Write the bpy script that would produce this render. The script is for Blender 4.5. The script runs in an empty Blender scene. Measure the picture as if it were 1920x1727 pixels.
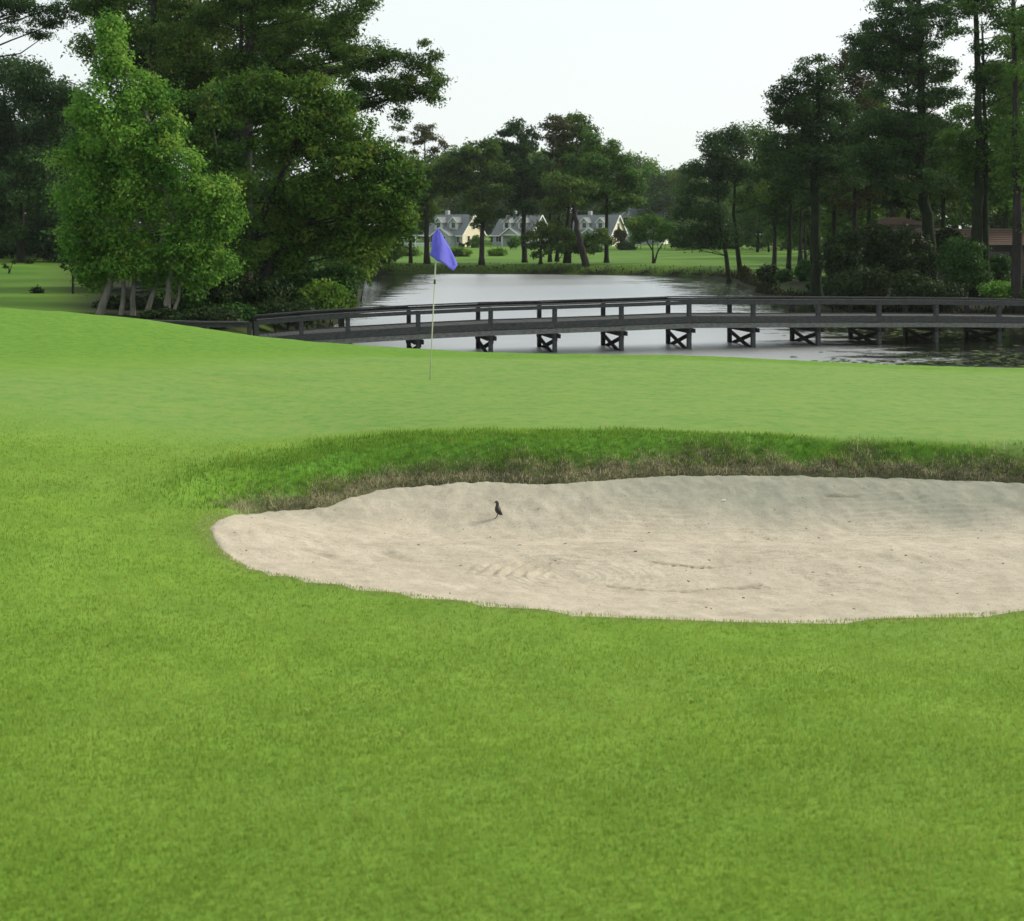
import bpy, bmesh, math, random
import numpy as np
from mathutils import Vector, Matrix
scn = bpy.context.scene
COL = scn.collection
R = math.radians

# ---------------------------------------------------------------- camera
cam_d = bpy.data.cameras.new("camera")
cam = bpy.data.objects.new("camera", cam_d); COL.objects.link(cam)
cam.location = (0, 0, 4.3); cam.rotation_euler = (R(90), 0, 0)
cam_d.sensor_width = 36; cam_d.lens = 36 * 2200 / 1920
cam_d.shift_y = -(863.5 - 440) / 1920
cam_d.clip_start = 0.05; cam_d.clip_end = 4000
cam_d.dof.use_dof = True; cam_d.dof.focus_distance = 15.0; cam_d.dof.aperture_fstop = 4.0
scn.camera = cam

# ---------------------------------------------------------------- sky, sun, exposure
SUN_AZ, SUN_EL = 68.0, 30.0          # degrees to the right of the view, above the horizon
world = bpy.data.worlds.new("World"); scn.world = world; world.use_nodes = True
wn, wl = world.node_tree.nodes, world.node_tree.links
wn.clear()
sky = wn.new('ShaderNodeTexSky'); sky.sky_type = 'NISHITA'; sky.sun_disc = False
sky.sun_elevation = R(SUN_EL); sky.sun_rotation = R(SUN_AZ)
sky.air_density = 1.0; sky.dust_density = 4.0; sky.ozone_density = 1.0
veil = wn.new('ShaderNodeRGB'); veil.outputs[0].default_value = (8.2, 8.7, 8.55, 1)      # thin even overcast veil
mixv = wn.new('ShaderNodeMix'); mixv.data_type = 'RGBA'; mixv.inputs[0].default_value = 0.80
bg = wn.new('ShaderNodeBackground'); bg.inputs[1].default_value = 0.089
wo = wn.new('ShaderNodeOutputWorld')
wl.new(sky.outputs[0], mixv.inputs[6]); wl.new(veil.outputs[0], mixv.inputs[7])
wl.new(mixv.outputs[2], bg.inputs[0]); wl.new(bg.outputs[0], wo.inputs[0])
sun_d = bpy.data.lights.new("sun", 'SUN'); sun_d.energy = 3.5; sun_d.angle = R(15); sun_d.color = (1.0, .90, .74)
sun = bpy.data.objects.new("sun", sun_d); COL.objects.link(sun)
sd_ = Vector((math.sin(R(SUN_AZ)) * math.cos(R(SUN_EL)), math.cos(R(SUN_AZ)) * math.cos(R(SUN_EL)), math.sin(R(SUN_EL))))
sun.rotation_euler = sd_.to_track_quat('Z', 'Y').to_euler()
sun.location = (60, 20, 60)
scn.view_settings.view_transform = 'Standard'; scn.view_settings.look = 'None'
scn.view_settings.gamma = 1; scn.view_settings.use_curve_mapping = False
scn.view_settings.exposure = 0.55

# ---------------------------------------------------------------- helpers
def link(name, me, mat=None, parent=None, loc=None):
    o = bpy.data.objects.new(name, me); COL.objects.link(o)
    if mat is not None and me is not None and not me.materials: me.materials.append(mat)
    if parent is not None: o.parent = parent
    if loc is not None: o.location = loc
    return o
def tag(o, label=None, cat=None, group=None, kind=None):
    if label: o['label'] = label
    if cat: o['category'] = cat
    if group: o['group'] = group
    if kind: o['kind'] = kind
    return o
def empty(name, loc, label, cat, group=None, rz=0):
    o = bpy.data.objects.new(name, None); COL.objects.link(o); o.location = loc; o.rotation_euler = (0, 0, rz)
    o.empty_display_size = .2
    return tag(o, label, cat, group)
def np_mesh(name, co, faces, smooth_=False, attrs=None):
    """co (n,3); faces (m,k) int array"""
    me = bpy.data.meshes.new(name)
    co = np.asarray(co, np.float32); faces = np.asarray(faces, np.int32); m, k = faces.shape
    me.vertices.add(len(co)); me.vertices.foreach_set('co', co.ravel())
    me.loops.add(m * k); me.loops.foreach_set('vertex_index', faces.ravel())
    me.polygons.add(m); me.polygons.foreach_set('loop_start', np.arange(0, m * k, k, dtype=np.int32))
    me.update(calc_edges=True)
    if smooth_: me.polygons.foreach_set('use_smooth', np.ones(m, bool))
    for an, av in (attrs or {}).items():
        at = me.attributes.new(an, 'FLOAT', 'POINT'); at.data.foreach_set('value', np.asarray(av, np.float32))
    return me
class MB:
    """collects simple solids into one mesh"""
    def __init__(s): s.v = []; s.f = []
    def add(s, vs, fs):
        b = len(s.v); s.v += [tuple(v) for v in vs]; s.f += [tuple(i + b for i in f) for f in fs]; return s
    def box(s, c, d, M=None):
        x, y, z = d[0] / 2, d[1] / 2, d[2] / 2
        vs = [Vector((sx * x, sy * y, sz * z)) for sz in (-1, 1) for sy in (-1, 1) for sx in (-1, 1)]
        if M is not None: vs = [M @ v for v in vs]
        vs = [v + Vector(c) for v in vs]
        return s.add(vs, [(0, 2, 3, 1), (4, 5, 7, 6), (0, 1, 5, 4), (2, 6, 7, 3), (0, 4, 6, 2), (1, 3, 7, 5)])
    def beam(s, a, b, w, h, up=(0, 0, 1)):
        a = Vector(a); b = Vector(b); d = (b - a); L = d.length; d.normalize()
        r = d.cross(Vector(up)); r.normalize(); u = r.cross(d)
        vs = []
        for p in (a, b):
            for sr, su in ((-1, -1), (1, -1), (1, 1), (-1, 1)): vs.append(p + r * sr * w / 2 + u * su * h / 2)
        return s.add(vs, [(3, 2, 1, 0), (4, 5, 6, 7), (0, 1, 5, 4), (1, 2, 6, 5), (2, 3, 7, 6), (3, 0, 4, 7)])
    def tube(s, pts, rad, n=8, cap=True):
        pts = [Vector(p) for p in pts]; rings = []; ref = Vector((0.31, .95, .05))
        for i, p in enumerate(pts):
            d = (pts[min(i + 1, len(pts) - 1)] - pts[max(i - 1, 0)]).normalized()
            a = d.cross(ref); a = a.normalized() if a.length > 1e-4 else d.cross(Vector((1, 0, 0))).normalized()
            b = d.cross(a); r = rad[i] if hasattr(rad, '__len__') else rad
            rings.append([p + (a * math.cos(2 * math.pi * k / n) + b * math.sin(2 * math.pi * k / n)) * r for k in range(n)])
        fs = []
        for i in range(len(pts) - 1):
            for k in range(n): fs.append((i * n + k, i * n + (k + 1) % n, (i + 1) * n + (k + 1) % n, (i + 1) * n + k))
        if cap: fs.append(tuple(range(n))[::-1]); fs.append(tuple((len(pts) - 1) * n + k for k in range(n)))
        return s.add([v for r_ in rings for v in r_], fs)
    def prism(s, poly, a, b):
        """poly: list of (u, z) extruded along y from a to b"""
        n = len(poly)
        vs = [(u, a, z) for u, z in poly] + [(u, b, z) for u, z in poly]
        return s.add(vs, [tuple(range(n)), tuple(range(2 * n - 1, n - 1, -1))] + [(i, i + n, (i + 1) % n + n, (i + 1) % n) for i in range(n)])
    def mesh(s, name, smooth_=False):
        me = bpy.data.meshes.new(name); me.from_pydata([tuple(v) for v in s.v], [], s.f)
        bm = bmesh.new(); bm.from_mesh(me); bmesh.ops.recalc_face_normals(bm, faces=bm.faces); bm.to_mesh(me); bm.free()
        if smooth_: me.polygons.foreach_set('use_smooth', np.ones(len(me.polygons), bool))
        me.update(); return me
    def build(s, name, mat, parent=None, loc=None, smooth_=False):
        return link(name, s.mesh(name, smooth_), mat, parent, loc)

# ---------------------------------------------------------------- materials
def newmat(name):
    m = bpy.data.materials.new(name); m.use_nodes = True; nt = m.node_tree; nt.nodes.clear()
    return m, nt.nodes, nt.links
def N(nodes, t, **kw):
    n = nodes.new(t)
    for k, v in kw.items():
        if k.startswith('i_'): n.inputs[k[2:].replace('_', ' ')].default_value = v
        else: setattr(n, k, v)
    return n
def ramp(nodes, stops):
    r = nodes.new('ShaderNodeValToRGB'); e = r.color_ramp.elements
    while len(e) < len(stops): e.new(.5)
    for i, (p, c) in enumerate(stops): e[i].position = p; e[i].color = (*c, 1) if len(c) == 3 else c
    return r
def mixc(nodes, links, fac, a, b, mode='MIX'):
    m = nodes.new('ShaderNodeMix'); m.data_type = 'RGBA'; m.blend_type = mode
    for sock, v in ((m.inputs[0], fac), (m.inputs[6], a), (m.inputs[7], b)):
        if hasattr(v, 'is_linked') or hasattr(v, 'links'): links.new(v, sock)
        elif isinstance(v, tuple): sock.default_value = (*v, 1) if len(v) == 3 else v
        else: sock.default_value = v
    return m.outputs[2]
def mth(nodes, links, op, a, b=0.0, c=None, clamp=False):
    m = nodes.new('ShaderNodeMath'); m.operation = op; m.use_clamp = clamp
    for i, v in enumerate((a, b) if c is None else (a, b, c)):
        if hasattr(v, 'links'): links.new(v, m.inputs[i])
        else: m.inputs[i].default_value = v
    return m.outputs[0]
def simple(name, col, rough=.8, var=.25, scale=6.0, bump=.15, bscale=30.0, spec=.3, metal=0.0, stretch=(1, 1, 1), detail=6.0):
    m, n, l = newmat(name)
    tc = N(n, 'ShaderNodeTexCoord'); mp = N(n, 'ShaderNodeMapping'); mp.inputs['Scale'].default_value = stretch
    l.new(tc.outputs['Object'], mp.inputs[0])
    no = N(n, 'ShaderNodeTexNoise', i_Scale=scale, i_Detail=detail, i_Roughness=.65); l.new(mp.outputs[0], no.inputs['Vector'])
    lo = tuple(c * (1 - var) for c in col); hi = tuple(min(1, c * (1 + var)) for c in col)
    rp = ramp(n, [(.3, lo), (.7, hi)]); l.new(no.outputs[0], rp.inputs[0])
    p = N(n, 'ShaderNodeBsdfPrincipled'); l.new(rp.outputs[0], p.inputs['Base Color'])
    p.inputs['Roughness'].default_value = rough; p.inputs['Specular IOR Level'].default_value = spec; p.inputs['Metallic'].default_value = metal
    if bump:
        nb = N(n, 'ShaderNodeTexNoise', i_Scale=bscale, i_Detail=5.0); l.new(mp.outputs[0], nb.inputs['Vector'])
        bp = N(n, 'ShaderNodeBump', i_Strength=bump, i_Distance=.02); l.new(nb.outputs[0], bp.inputs['Height']); l.new(bp.outputs[0], p.inputs['Normal'])
    o = N(n, 'ShaderNodeOutputMaterial'); l.new(p.outputs[0], o.inputs[0])
    return m
def leafmat(name, dark, light, trans=.35, rough=.6, hue=None):
    m, n, l = newmat(name)
    at = N(n, 'ShaderNodeAttribute'); at.attribute_name = 'var'
    stops = [(0.0, dark), (1.0, light)] if hue is None else [(0.0, dark), (.75, light), (1.0, hue)]
    rp = ramp(n, stops); l.new(at.outputs['Fac'], rp.inputs[0])
    oi = N(n, 'ShaderNodeObjectInfo')
    hs = N(n, 'ShaderNodeHueSaturation'); l.new(rp.outputs[0], hs.inputs['Color'])
    l.new(mth(n, l, 'MULTIPLY_ADD', oi.outputs['Random'], .3, .85), hs.inputs['Value'])
    p = N(n, 'ShaderNodeBsdfPrincipled'); l.new(hs.outputs[0], p.inputs['Base Color'])
    p.inputs['Roughness'].default_value = rough; p.inputs['Specular IOR Level'].default_value = .12
    tr = N(n, 'ShaderNodeBsdfTranslucent'); l.new(hs.outputs[0], tr.inputs['Color'])
    mx = N(n, 'ShaderNodeMixShader'); mx.inputs[0].default_value = trans
    l.new(p.outputs[0], mx.inputs[1]); l.new(tr.outputs[0], mx.inputs[2])
    o = N(n, 'ShaderNodeOutputMaterial'); l.new(mx.outputs[0], o.inputs[0])
    return m

def mat_turf():
    m, n, l = newmat('turf')
    geo = N(n, 'ShaderNodeNewGeometry')
    def attr(a):
        t = N(n, 'ShaderNodeAttribute'); t.attribute_name = a; return t.outputs['Fac']
    def noise(s, d=5.0, stretch=None, r=.6):
        t = N(n, 'ShaderNodeTexNoise', i_Scale=s, i_Detail=d, i_Roughness=r)
        if stretch:
            mp = N(n, 'ShaderNodeMapping'); mp.inputs['Scale'].default_value = stretch; l.new(geo.outputs['Position'], mp.inputs[0]); l.new(mp.outputs[0], t.inputs['Vector'])
        else: l.new(geo.outputs['Position'], t.inputs['Vector'])
        return t.outputs[0]
    big = noise(.55, 3); mid = noise(2.3, 5); fine = noise(34, 5, r=.7); vf = noise(160, 3)
    # fairway
    c1 = ramp(n, [(.30, (.100, .195, .020)), (.52, (.130, .238, .026)), (.72, (.165, .270, .036))]); l.new(mid, c1.inputs[0])
    c1b = mixc(n, l, mth(n, l, 'MULTIPLY', mth(n, l, 'SUBTRACT', big, .42, clamp=True), 2.0, clamp=True), c1.outputs[0], (.125, .215, .036))
    # straw flecks
    straw = mth(n, l, 'MULTIPLY', mth(n, l, 'SUBTRACT', fine, .60, clamp=True), 3.0, clamp=True)
    c1c = mixc(n, l, straw, c1b, (.21, .23, .07))
    dk = mth(n, l, 'MULTIPLY', mth(n, l, 'SUBTRACT', .42, fine, clamp=True), 3.0, clamp=True)
    c1d = mixc(n, l, dk, c1c, (.045, .10, .012))
    # putting green: closer, paler, smoother
    gn = noise(1.1, 4, (1, 2.6, 1)); g = ramp(n, [(.3, (.104, .212, .042)), (.5, (.124, .232, .046)), (.7, (.148, .245, .046))]); l.new(gn, g.inputs[0])
    gfine = mixc(n, l, mth(n, l, 'MULTIPLY', mth(n, l, 'SUBTRACT', fine, .35, clamp=True), 1.1), g.outputs[0], (.075, .155, .028))
    gm = noise(6.5, 6, r=.7); gf2 = mixc(n, l, mth(n, l, 'MULTIPLY', mth(n, l, 'SUBTRACT', gm, .45, clamp=True), 2.6, clamp=True), gfine, (.185, .235, .065))
    gf3 = mixc(n, l, mth(n, l, 'MULTIPLY', mth(n, l, 'SUBTRACT', .47, gm, clamp=True), 3.0, clamp=True), gf2, (.060, .150, .030))
    c2 = mixc(n, l, attr('m_green'), c1d, gf3)
    # lush rough
    rg = ramp(n, [(.35, (.045, .120, .012)), (.65, (.095, .225, .022))]); l.new(noise(9, 5), rg.inputs[0])
    c3 = mixc(n, l, attr('m_rough'), c2, rg.outputs[0])
    # mound/fringe tint: fresher yellow green
    gmm = noise(7.5, 6, r=.72)
    mc = ramp(n, [(.34, (.062, .150, .016)), (.5, (.092, .205, .022)), (.66, (.135, .235, .034))]); l.new(gmm, mc.inputs[0])
    mc2 = mixc(n, l, mth(n, l, 'MULTIPLY', big, .5), mc.outputs[0], (.088, .19, .018))
    c3b = mixc(n, l, attr('m_mound'), c3, mc2)
    # bare earth on the lip and along the banks
    er = ramp(n, [(.30, (.020, .017, .011)), (.55, (.085, .072, .048)), (.75, (.22, .19, .125))]); l.new(noise(26, 6, r=.75), er.inputs[0])
    # distant lawns
    fl = ramp(n, [(.3, (.045, .115, .012)), (.7, (.100, .195, .022))]); l.new(noise(.13, 6), fl.inputs[0])
    c5 = mixc(n, l, attr('m_far'), c3b, fl.outputs[0])
    sh = ramp(n, [(.3, (.007, .011, .004)), (.7, (.022, .030, .010))]); l.new(noise(1.2, 6), sh.inputs[0])  # dark banks, and tree shade put into the colour of the ground
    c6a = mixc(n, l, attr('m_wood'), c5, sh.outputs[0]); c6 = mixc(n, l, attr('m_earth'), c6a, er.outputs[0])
    p = N(n, 'ShaderNodeBsdfPrincipled'); l.new(c6, p.inputs['Base Color']); p.inputs['Roughness'].default_value = .85
    p.inputs['Specular IOR Level'].default_value = .12
    bf = mth(n, l, 'ADD', mth(n, l, 'MULTIPLY', fine, 1.0), mth(n, l, 'MULTIPLY', vf, .5))
    bp = N(n, 'ShaderNodeBump', i_Distance=.012); l.new(bf, bp.inputs['Height'])
    l.new(mth(n, l, 'MULTIPLY_ADD', attr('m_green'), -.22, .60), bp.inputs['Strength']); l.new(bp.outputs[0], p.inputs['Normal'])
    o = N(n, 'ShaderNodeOutputMaterial'); l.new(p.outputs[0], o.inputs[0])
    return m
def mat_sand():
    m, n, l = newmat('bunker_sand')
    geo = N(n, 'ShaderNodeNewGeometry')
    def noise(s, d=5.0, r=.6):
        t = N(n, 'ShaderNodeTexNoise', i_Scale=s, i_Detail=d, i_Roughness=r); l.new(geo.outputs['Position'], t.inputs['Vector']); return t.outputs[0]
    at = N(n, 'ShaderNodeAttribute'); at.attribute_name = 'm_damp'
    a2 = N(n, 'ShaderNodeAttribute'); a2.attribute_name = 'm_track'
    c = ramp(n, [(.28, (.35, .315, .25)), (.5, (.44, .40, .325)), (.72, (.52, .475, .39))]); l.new(noise(3.5, 7, .7), c.inputs[0])
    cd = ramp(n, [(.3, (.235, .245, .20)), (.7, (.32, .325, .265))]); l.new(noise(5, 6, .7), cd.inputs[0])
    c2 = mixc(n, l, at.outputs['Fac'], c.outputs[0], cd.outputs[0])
    sp = mth(n, l, 'MULTIPLY', mth(n, l, 'SUBTRACT', noise(55, 4, .75), .53, clamp=True), 3.6, clamp=True)
    c3 = mixc(n, l, sp, c2, (.20, .165, .105))
    c4 = mixc(n, l, mth(n, l, 'MULTIPLY', a2.outputs['Fac'], noise(40, 3), clamp=True), c3, (.15, .12, .07))
    p = N(n, 'ShaderNodeBsdfPrincipled'); l.new(c4, p.inputs['Base Color']); p.inputs['Roughness'].default_value = .95; p.inputs['Specular IOR Level'].default_value = .1
    hb = mth(n, l, 'ADD', noise(45, 6, .75), mth(n, l, 'MULTIPLY', noise(180, 3), .4))
    nzr = noise(2.2, 4)
    sxy = N(n, 'ShaderNodeSeparateXYZ'); l.new(geo.outputs['Position'], sxy.inputs[0])
    def rake(cx, cy, kx, ky, fq, r0, r1, wob):
        dx = mth(n, l, 'MULTIPLY', mth(n, l, 'SUBTRACT', sxy.outputs[0], cx), kx); dy = mth(n, l, 'MULTIPLY', mth(n, l, 'SUBTRACT', sxy.outputs[1], cy), ky)
        rr = mth(n, l, 'SQRT', mth(n, l, 'ADD', mth(n, l, 'MULTIPLY', dx, dx), mth(n, l, 'MULTIPLY', dy, dy)))
        sn = mth(n, l, 'SINE', mth(n, l, 'ADD', mth(n, l, 'MULTIPLY', rr, fq), mth(n, l, 'MULTIPLY', nzr, wob)))
        mr = N(n, 'ShaderNodeMapRange', interpolation_type='SMOOTHSTEP'); mr.inputs[1].default_value = r1; mr.inputs[2].default_value = r0; l.new(rr, mr.inputs[0])
        return mth(n, l, 'MULTIPLY', sn, mr.outputs[0])
    mk1 = N(n, 'ShaderNodeMapRange'); mk1.inputs[1].default_value = .42; mk1.inputs[2].default_value = .62; l.new(noise(1.3, 4), mk1.inputs[0])
    rk = mth(n, l, 'ADD', mth(n, l, 'MULTIPLY', rake(.42, 8.35, 1.0, 1.3, 95, .3, 1.1, 5), .8), mth(n, l, 'MULTIPLY', mth(n, l, 'MULTIPLY', rake(2.3, 8.6, .30, 1.5, 105, .8, 2.6, 9), mk1.outputs[0]), .55))
    hb = mth(n, l, 'ADD', hb, mth(n, l, 'MULTIPLY', rk, .22))
    bp = N(n, 'ShaderNodeBump', i_Distance=.018, i_Strength=.70); l.new(hb, bp.inputs['Height']); l.new(bp.outputs[0], p.inputs['Normal'])
    o = N(n, 'ShaderNodeOutputMaterial'); l.new(p.outputs[0], o.inputs[0])
    return m
def mat_water():
    m, n, l = newmat('pond_water')
    geo = N(n, 'ShaderNodeNewGeometry')
    mp = N(n, 'ShaderNodeMapping'); mp.inputs['Scale'].default_value = (.7, 1.9, 1); l.new(geo.outputs['Position'], mp.inputs[0])
    a = N(n, 'ShaderNodeTexNoise', i_Scale=1.3, i_Detail=5.0, i_Roughness=.6); l.new(mp.outputs[0], a.inputs['Vector'])
    b = N(n, 'ShaderNodeTexNoise', i_Scale=7.0, i_Detail=3.0, i_Roughness=.6); l.new(mp.outputs[0], b.inputs['Vector'])
    h = mth(n, l, 'ADD', mth(n, l, 'MULTIPLY', a.outputs[0], 1.0), mth(n, l, 'MULTIPLY', b.outputs[0], .8))
    # sheltered, weedy water on the right lies calm; the open pond is ruffled; the colour imitates reflections too
    sx = N(n, 'ShaderNodeSeparateXYZ'); l.new(geo.outputs['Position'], sx.inputs[0])
    pn = N(n, 'ShaderNodeTexNoise', i_Scale=.34, i_Detail=5.0, i_Roughness=.65); l.new(mp.outputs[0], pn.inputs['Vector'])
    e = mth(n, l, 'ADD', mth(n, l, 'MULTIPLY_ADD', sx.outputs[0], .34, -4.3), mth(n, l, 'MULTIPLY_ADD', pn.outputs[0], 7.0, -3.5))
    e2 = mth(n, l, 'ADD', mth(n, l, 'MULTIPLY_ADD', sx.outputs[0], -.55, -4.3), mth(n, l, 'MULTIPLY_ADD', pn.outputs[0], 6.0, -3.0))
    calm = mth(n, l, 'ADD', mth(n, l, 'MAXIMUM', e, e2), 0.0, clamp=True)
    bp = N(n, 'ShaderNodeBump', i_Distance=.3); l.new(h, bp.inputs['Height']); l.new(mth(n, l, 'MULTIPLY_ADD', calm, -.26, .30), bp.inputs['Strength'])
    d = N(n, 'ShaderNodeBsdfDiffuse'); l.new(mixc(n, l, calm, (.125, .135, .135), (.012, .015, .010)), d.inputs['Color'])  # open water coloured paler for reflected sky, calm water darker for reflected trees
    g = N(n, 'ShaderNodeBsdfGlossy'); g.inputs['Color'].default_value = (.97, .98, 1, 1); l.new(mth(n, l, 'MULTIPLY_ADD', calm, -.26, .32), g.inputs['Roughness']); l.new(bp.outputs[0], g.inputs['Normal'])
    fr = N(n, 'ShaderNodeFresnel', i_IOR=1.62)
    mx = N(n, 'ShaderNodeMixShader'); l.new(fr.outputs[0], mx.inputs[0]); l.new(d.outputs[0], mx.inputs[1]); l.new(g.outputs[0], mx.inputs[2])
    o = N(n, 'ShaderNodeOutputMaterial'); l.new(mx.outputs[0], o.inputs[0])
    return m
M = {}
M['turf'] = mat_turf(); M['sand'] = mat_sand(); M['water'] = mat_water()
M['blade'] = leafmat('grass_blade', (.112, .190, .024), (.215, .325, .054), .44, .55, (.29, .30, .09))
M['rough_blade'] = leafmat('rough_grass_blade', (.046, .125, .012), (.155, .290, .032), .44, .55, (.24, .26, .07))
M['straw'] = leafmat('dead_grass', (.032, .027, .016), (.52, .46, .30), .35, .8, (.11, .17, .03))
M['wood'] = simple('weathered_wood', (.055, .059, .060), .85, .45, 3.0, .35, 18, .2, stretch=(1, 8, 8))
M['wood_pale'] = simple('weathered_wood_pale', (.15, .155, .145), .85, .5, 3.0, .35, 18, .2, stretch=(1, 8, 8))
M['wood_dark'] = simple('dark_pile_wood', (.010, .010, .010), .8, .4, 4.0, .3, 14, .3, stretch=(6, 6, 1))  # near black timber for far posts, caps, braces and other dark pieces
M['bark'] = simple('pine_bark', (.027, .026, .024), .95, .5, 5.0, .6, 12, .1, stretch=(1, 1, .35))
M['bark_pale'] = simple('grey_bark', (.17, .165, .14), .9, .4, 5.0, .4, 14, .1, stretch=(1, 1, .3))
M['ivy_bark'] = simple('mossy_bark', (.014, .022, .011), .95, .55, 5.0, .6, 12, .1, stretch=(1, 1, .35))
M['leaf_bright'] = leafmat('bright_green_leaf', (.034, .112, .014), (.142, .305, .042), .46, .6, (.20, .31, .05))
M['leaf_mid'] = leafmat('mid_green_leaf', (.018, .068, .012), (.090, .195, .026), .45, .6, (.13, .18, .04))
M['leaf_olive'] = leafmat('olive_green_leaf', (.024, .075, .010), (.115, .225, .026), .46, .6, (.17, .21, .035))
M['needle'] = leafmat('pine_needles', (.014, .044, .010), (.100, .190, .030), .42, .6, (.17, .21, .04))
M['needle_dark'] = leafmat('dark_pine_needles', (.010, .036, .011), (.062, .130, .034), .40)
M['needle_brown'] = leafmat('brown_tinged_needles', (.022, .030, .010), (.085, .090, .025), .30)
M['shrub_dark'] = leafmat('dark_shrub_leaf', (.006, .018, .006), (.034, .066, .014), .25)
M['bank'] = leafmat('bank_vegetation', (.006, .008, .004), (.028, .036, .013), .2, .7, (.07, .060, .035))
M['shrub'] = leafmat('shrub_leaf', (.012, .045, .010), (.048, .130, .020), .35)

# ---------------------------------------------------------------- terrain
F = 2200.0; HZ = 440.0; CAMZ = 4.3
def wx(px, Y): return (px - 960.0) / F * Y
def wz(py, Y): return CAMZ - (py - HZ) / F * Y
def smooth(a, b, v):
    t = np.clip((v - a) / (b - a), 0.0, 1.0)
    return t * t * (3 - 2 * t)
# heights of the land, from surveyed points (x, y, z); the pond surface is z = 0
CP = [(-9,-8,2.9),(0,-8,2.9),(9,-8,2.9),(-6,0,2.72),(0,0,2.72),(6,0,2.72),(-2,3,2.58),(0,3,2.56),(2,3,2.58),
      (-4.5,5,2.42),(0,5,2.27),(5,5,2.28),(-1.1,7.5,2.06),(1.6,7.08,1.96),(3.2,7.2,1.97),(7,7.4,2.0),(-1.95,8.0,2.10),(-2.3,8.8,2.14),
      (-3.4,7.9,2.28),(-4.95,11.3,2.44),(-6.1,14,2.60),(-2.6,12,2.25),(0,11.9,2.29),(5,11.4,2.25),(9,11.2,2.25),
      (-1.15,16.5,2.26),(6.5,15,2.14),(3,16,2.2),(-7.9,18,2.76),(-4,18,2.45),(-9,9,2.5),(-10,14,2.75),
      (-9.6,22,2.93),(-13.6,22,3.05),(-7,22,2.72),(-4.8,22,2.40),(-2.6,22,2.21),(-1.5,22,2.14),(0,22,2.08),(3.3,22,2.035),(9.2,21,1.91),(14,21,1.85),
      (-11.8,27,2.1),(-6,28,1.35),(-1.8,27,1.2),(4,27,1.1),(11,27,1.0),(-16,27,2.2),(18,27,1.0),
      (-15,34,1.2),(-8,36,.7),(0,33,.5),(12,33,.5),(22,33,.5),(35,33,.6),
      (-13,45,1.02),(-10.5,52,.85),(-20,46,1.35),(-20,60,1.35),(-30,60,1.45),(-30,80,1.75),(-48,110,2.05),(-14,85,.9),
      (-60,150,2.2),(-22,142,1.1),(0,140,1.0),(20,138,1.0),(40,130,1.0),(0,190,1.5),(0,240,1.95),(60,240,1.95),(-60,240,2.1),
      (22,62,.5),(34,62,.9),(45,60,1.3),(24,90,.7),(34,90,1.0),(60,90,1.3),(25,110,.8),
      (0,420,3.2),(-240,420,4.0),(240,420,4.0),(-240,120,2.5),(240,120,2.5),(-80,30,2.5),(80,30,1.8)]
CP = np.array(CP, float)
def _U(r2): return 0.5 * r2 * np.log(r2 + 1e-9)
def _fit():
    n = len(CP); P = CP[:, :2]
    K = _U(((P[:, None] - P[None]) ** 2).sum(-1)) + np.eye(n) * 0.02
    Q = np.hstack([np.ones((n, 1)), P])
    A = np.zeros((n + 3, n + 3)); A[:n, :n] = K; A[:n, n:] = Q; A[n:, :n] = Q.T
    b = np.zeros(n + 3); b[:n] = CP[:, 2]
    return np.linalg.solve(A, b)
WT = _fit()
def land(x, y):
    x = np.clip(np.asarray(x, float), -240, 240); y = np.clip(np.asarray(y, float), -10, 420)
    out = WT[-3] + WT[-2] * x + WT[-1] * y
    for i in range(len(CP)):
        out = out + WT[i] * _U((x - CP[i, 0]) ** 2 + (y - CP[i, 1]) ** 2)
    return out
def sdist(poly, x, y):
    """signed distance to a closed polygon, negative inside"""
    x = np.asarray(x, float); y = np.asarray(y, float)
    d2 = np.full(np.broadcast(x, y).shape, 1e18); ins = np.zeros(d2.shape, bool)
    n = len(poly)
    for i in range(n):
        ax, ay = poly[i]; bx, by = poly[(i + 1) % n]
        ex, ey = bx - ax, by - ay; L = ex * ex + ey * ey + 1e-12
        t = np.clip(((x - ax) * ex + (y - ay) * ey) / L, 0, 1)
        d2 = np.minimum(d2, (x - ax - t * ex) ** 2 + (y - ay - t * ey) ** 2)
        if ay != by:
            ins ^= ((ay > y) != (by > y)) & (x < (bx - ax) * (y - ay) / (by - ay) + ax)
    return np.where(ins, -1, 1) * np.sqrt(d2)
def spline(pts, n, closed=True):
    p = np.array(pts, float); m = len(p); out = []
    for i in range(m if closed else m - 1):
        if closed: a, b, c, d = p[i - 1], p[i], p[(i + 1) % m], p[(i + 2) % m]
        else: a, b, c, d = p[max(i - 1, 0)], p[i], p[i + 1], p[min(i + 2, m - 1)]
        for k in range(n):
            t = k / n
            out.append(.5 * ((2 * b) + (c - a) * t + (2 * a - 5 * b + 4 * c - d) * t * t + (3 * b - a - 3 * c + d) * t ** 3))
    return np.array(out)
POND = spline([(-18,129),(-15.5,131.5),(-9.7,133),(0,132.5),(8,130),(19,123.5),(21.5,114),(20.5,104),(19.8,95),(18,86),(20,78),
        (18.6,70),(20.5,65),(24,63),(29,59),(38,52),(46,44),(42,36),(30,34.5),(15,34.5),(5,34.5),(-2,35.5),(-6,38),(-8,44),(-9.2,52),(-9,60),(-10,75),(-12.5,95),(-16,115)], 4)
LIPDROP = 0.25
def lipw(x, y): return smooth(8.8, 10.2, y)
def rim(px, py):
    """point of the bunker rim seen at a pixel of the survey picture"""
    Y = 9.0
    for _ in range(60):
        X = wx(px, Y); z = float(land(X, Y)) - LIPDROP * float(lipw(X, Y))
        Y = .5 * Y + .5 * (CAMZ - z) * F / (py - HZ)
    return wx(px, Y), Y
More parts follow.
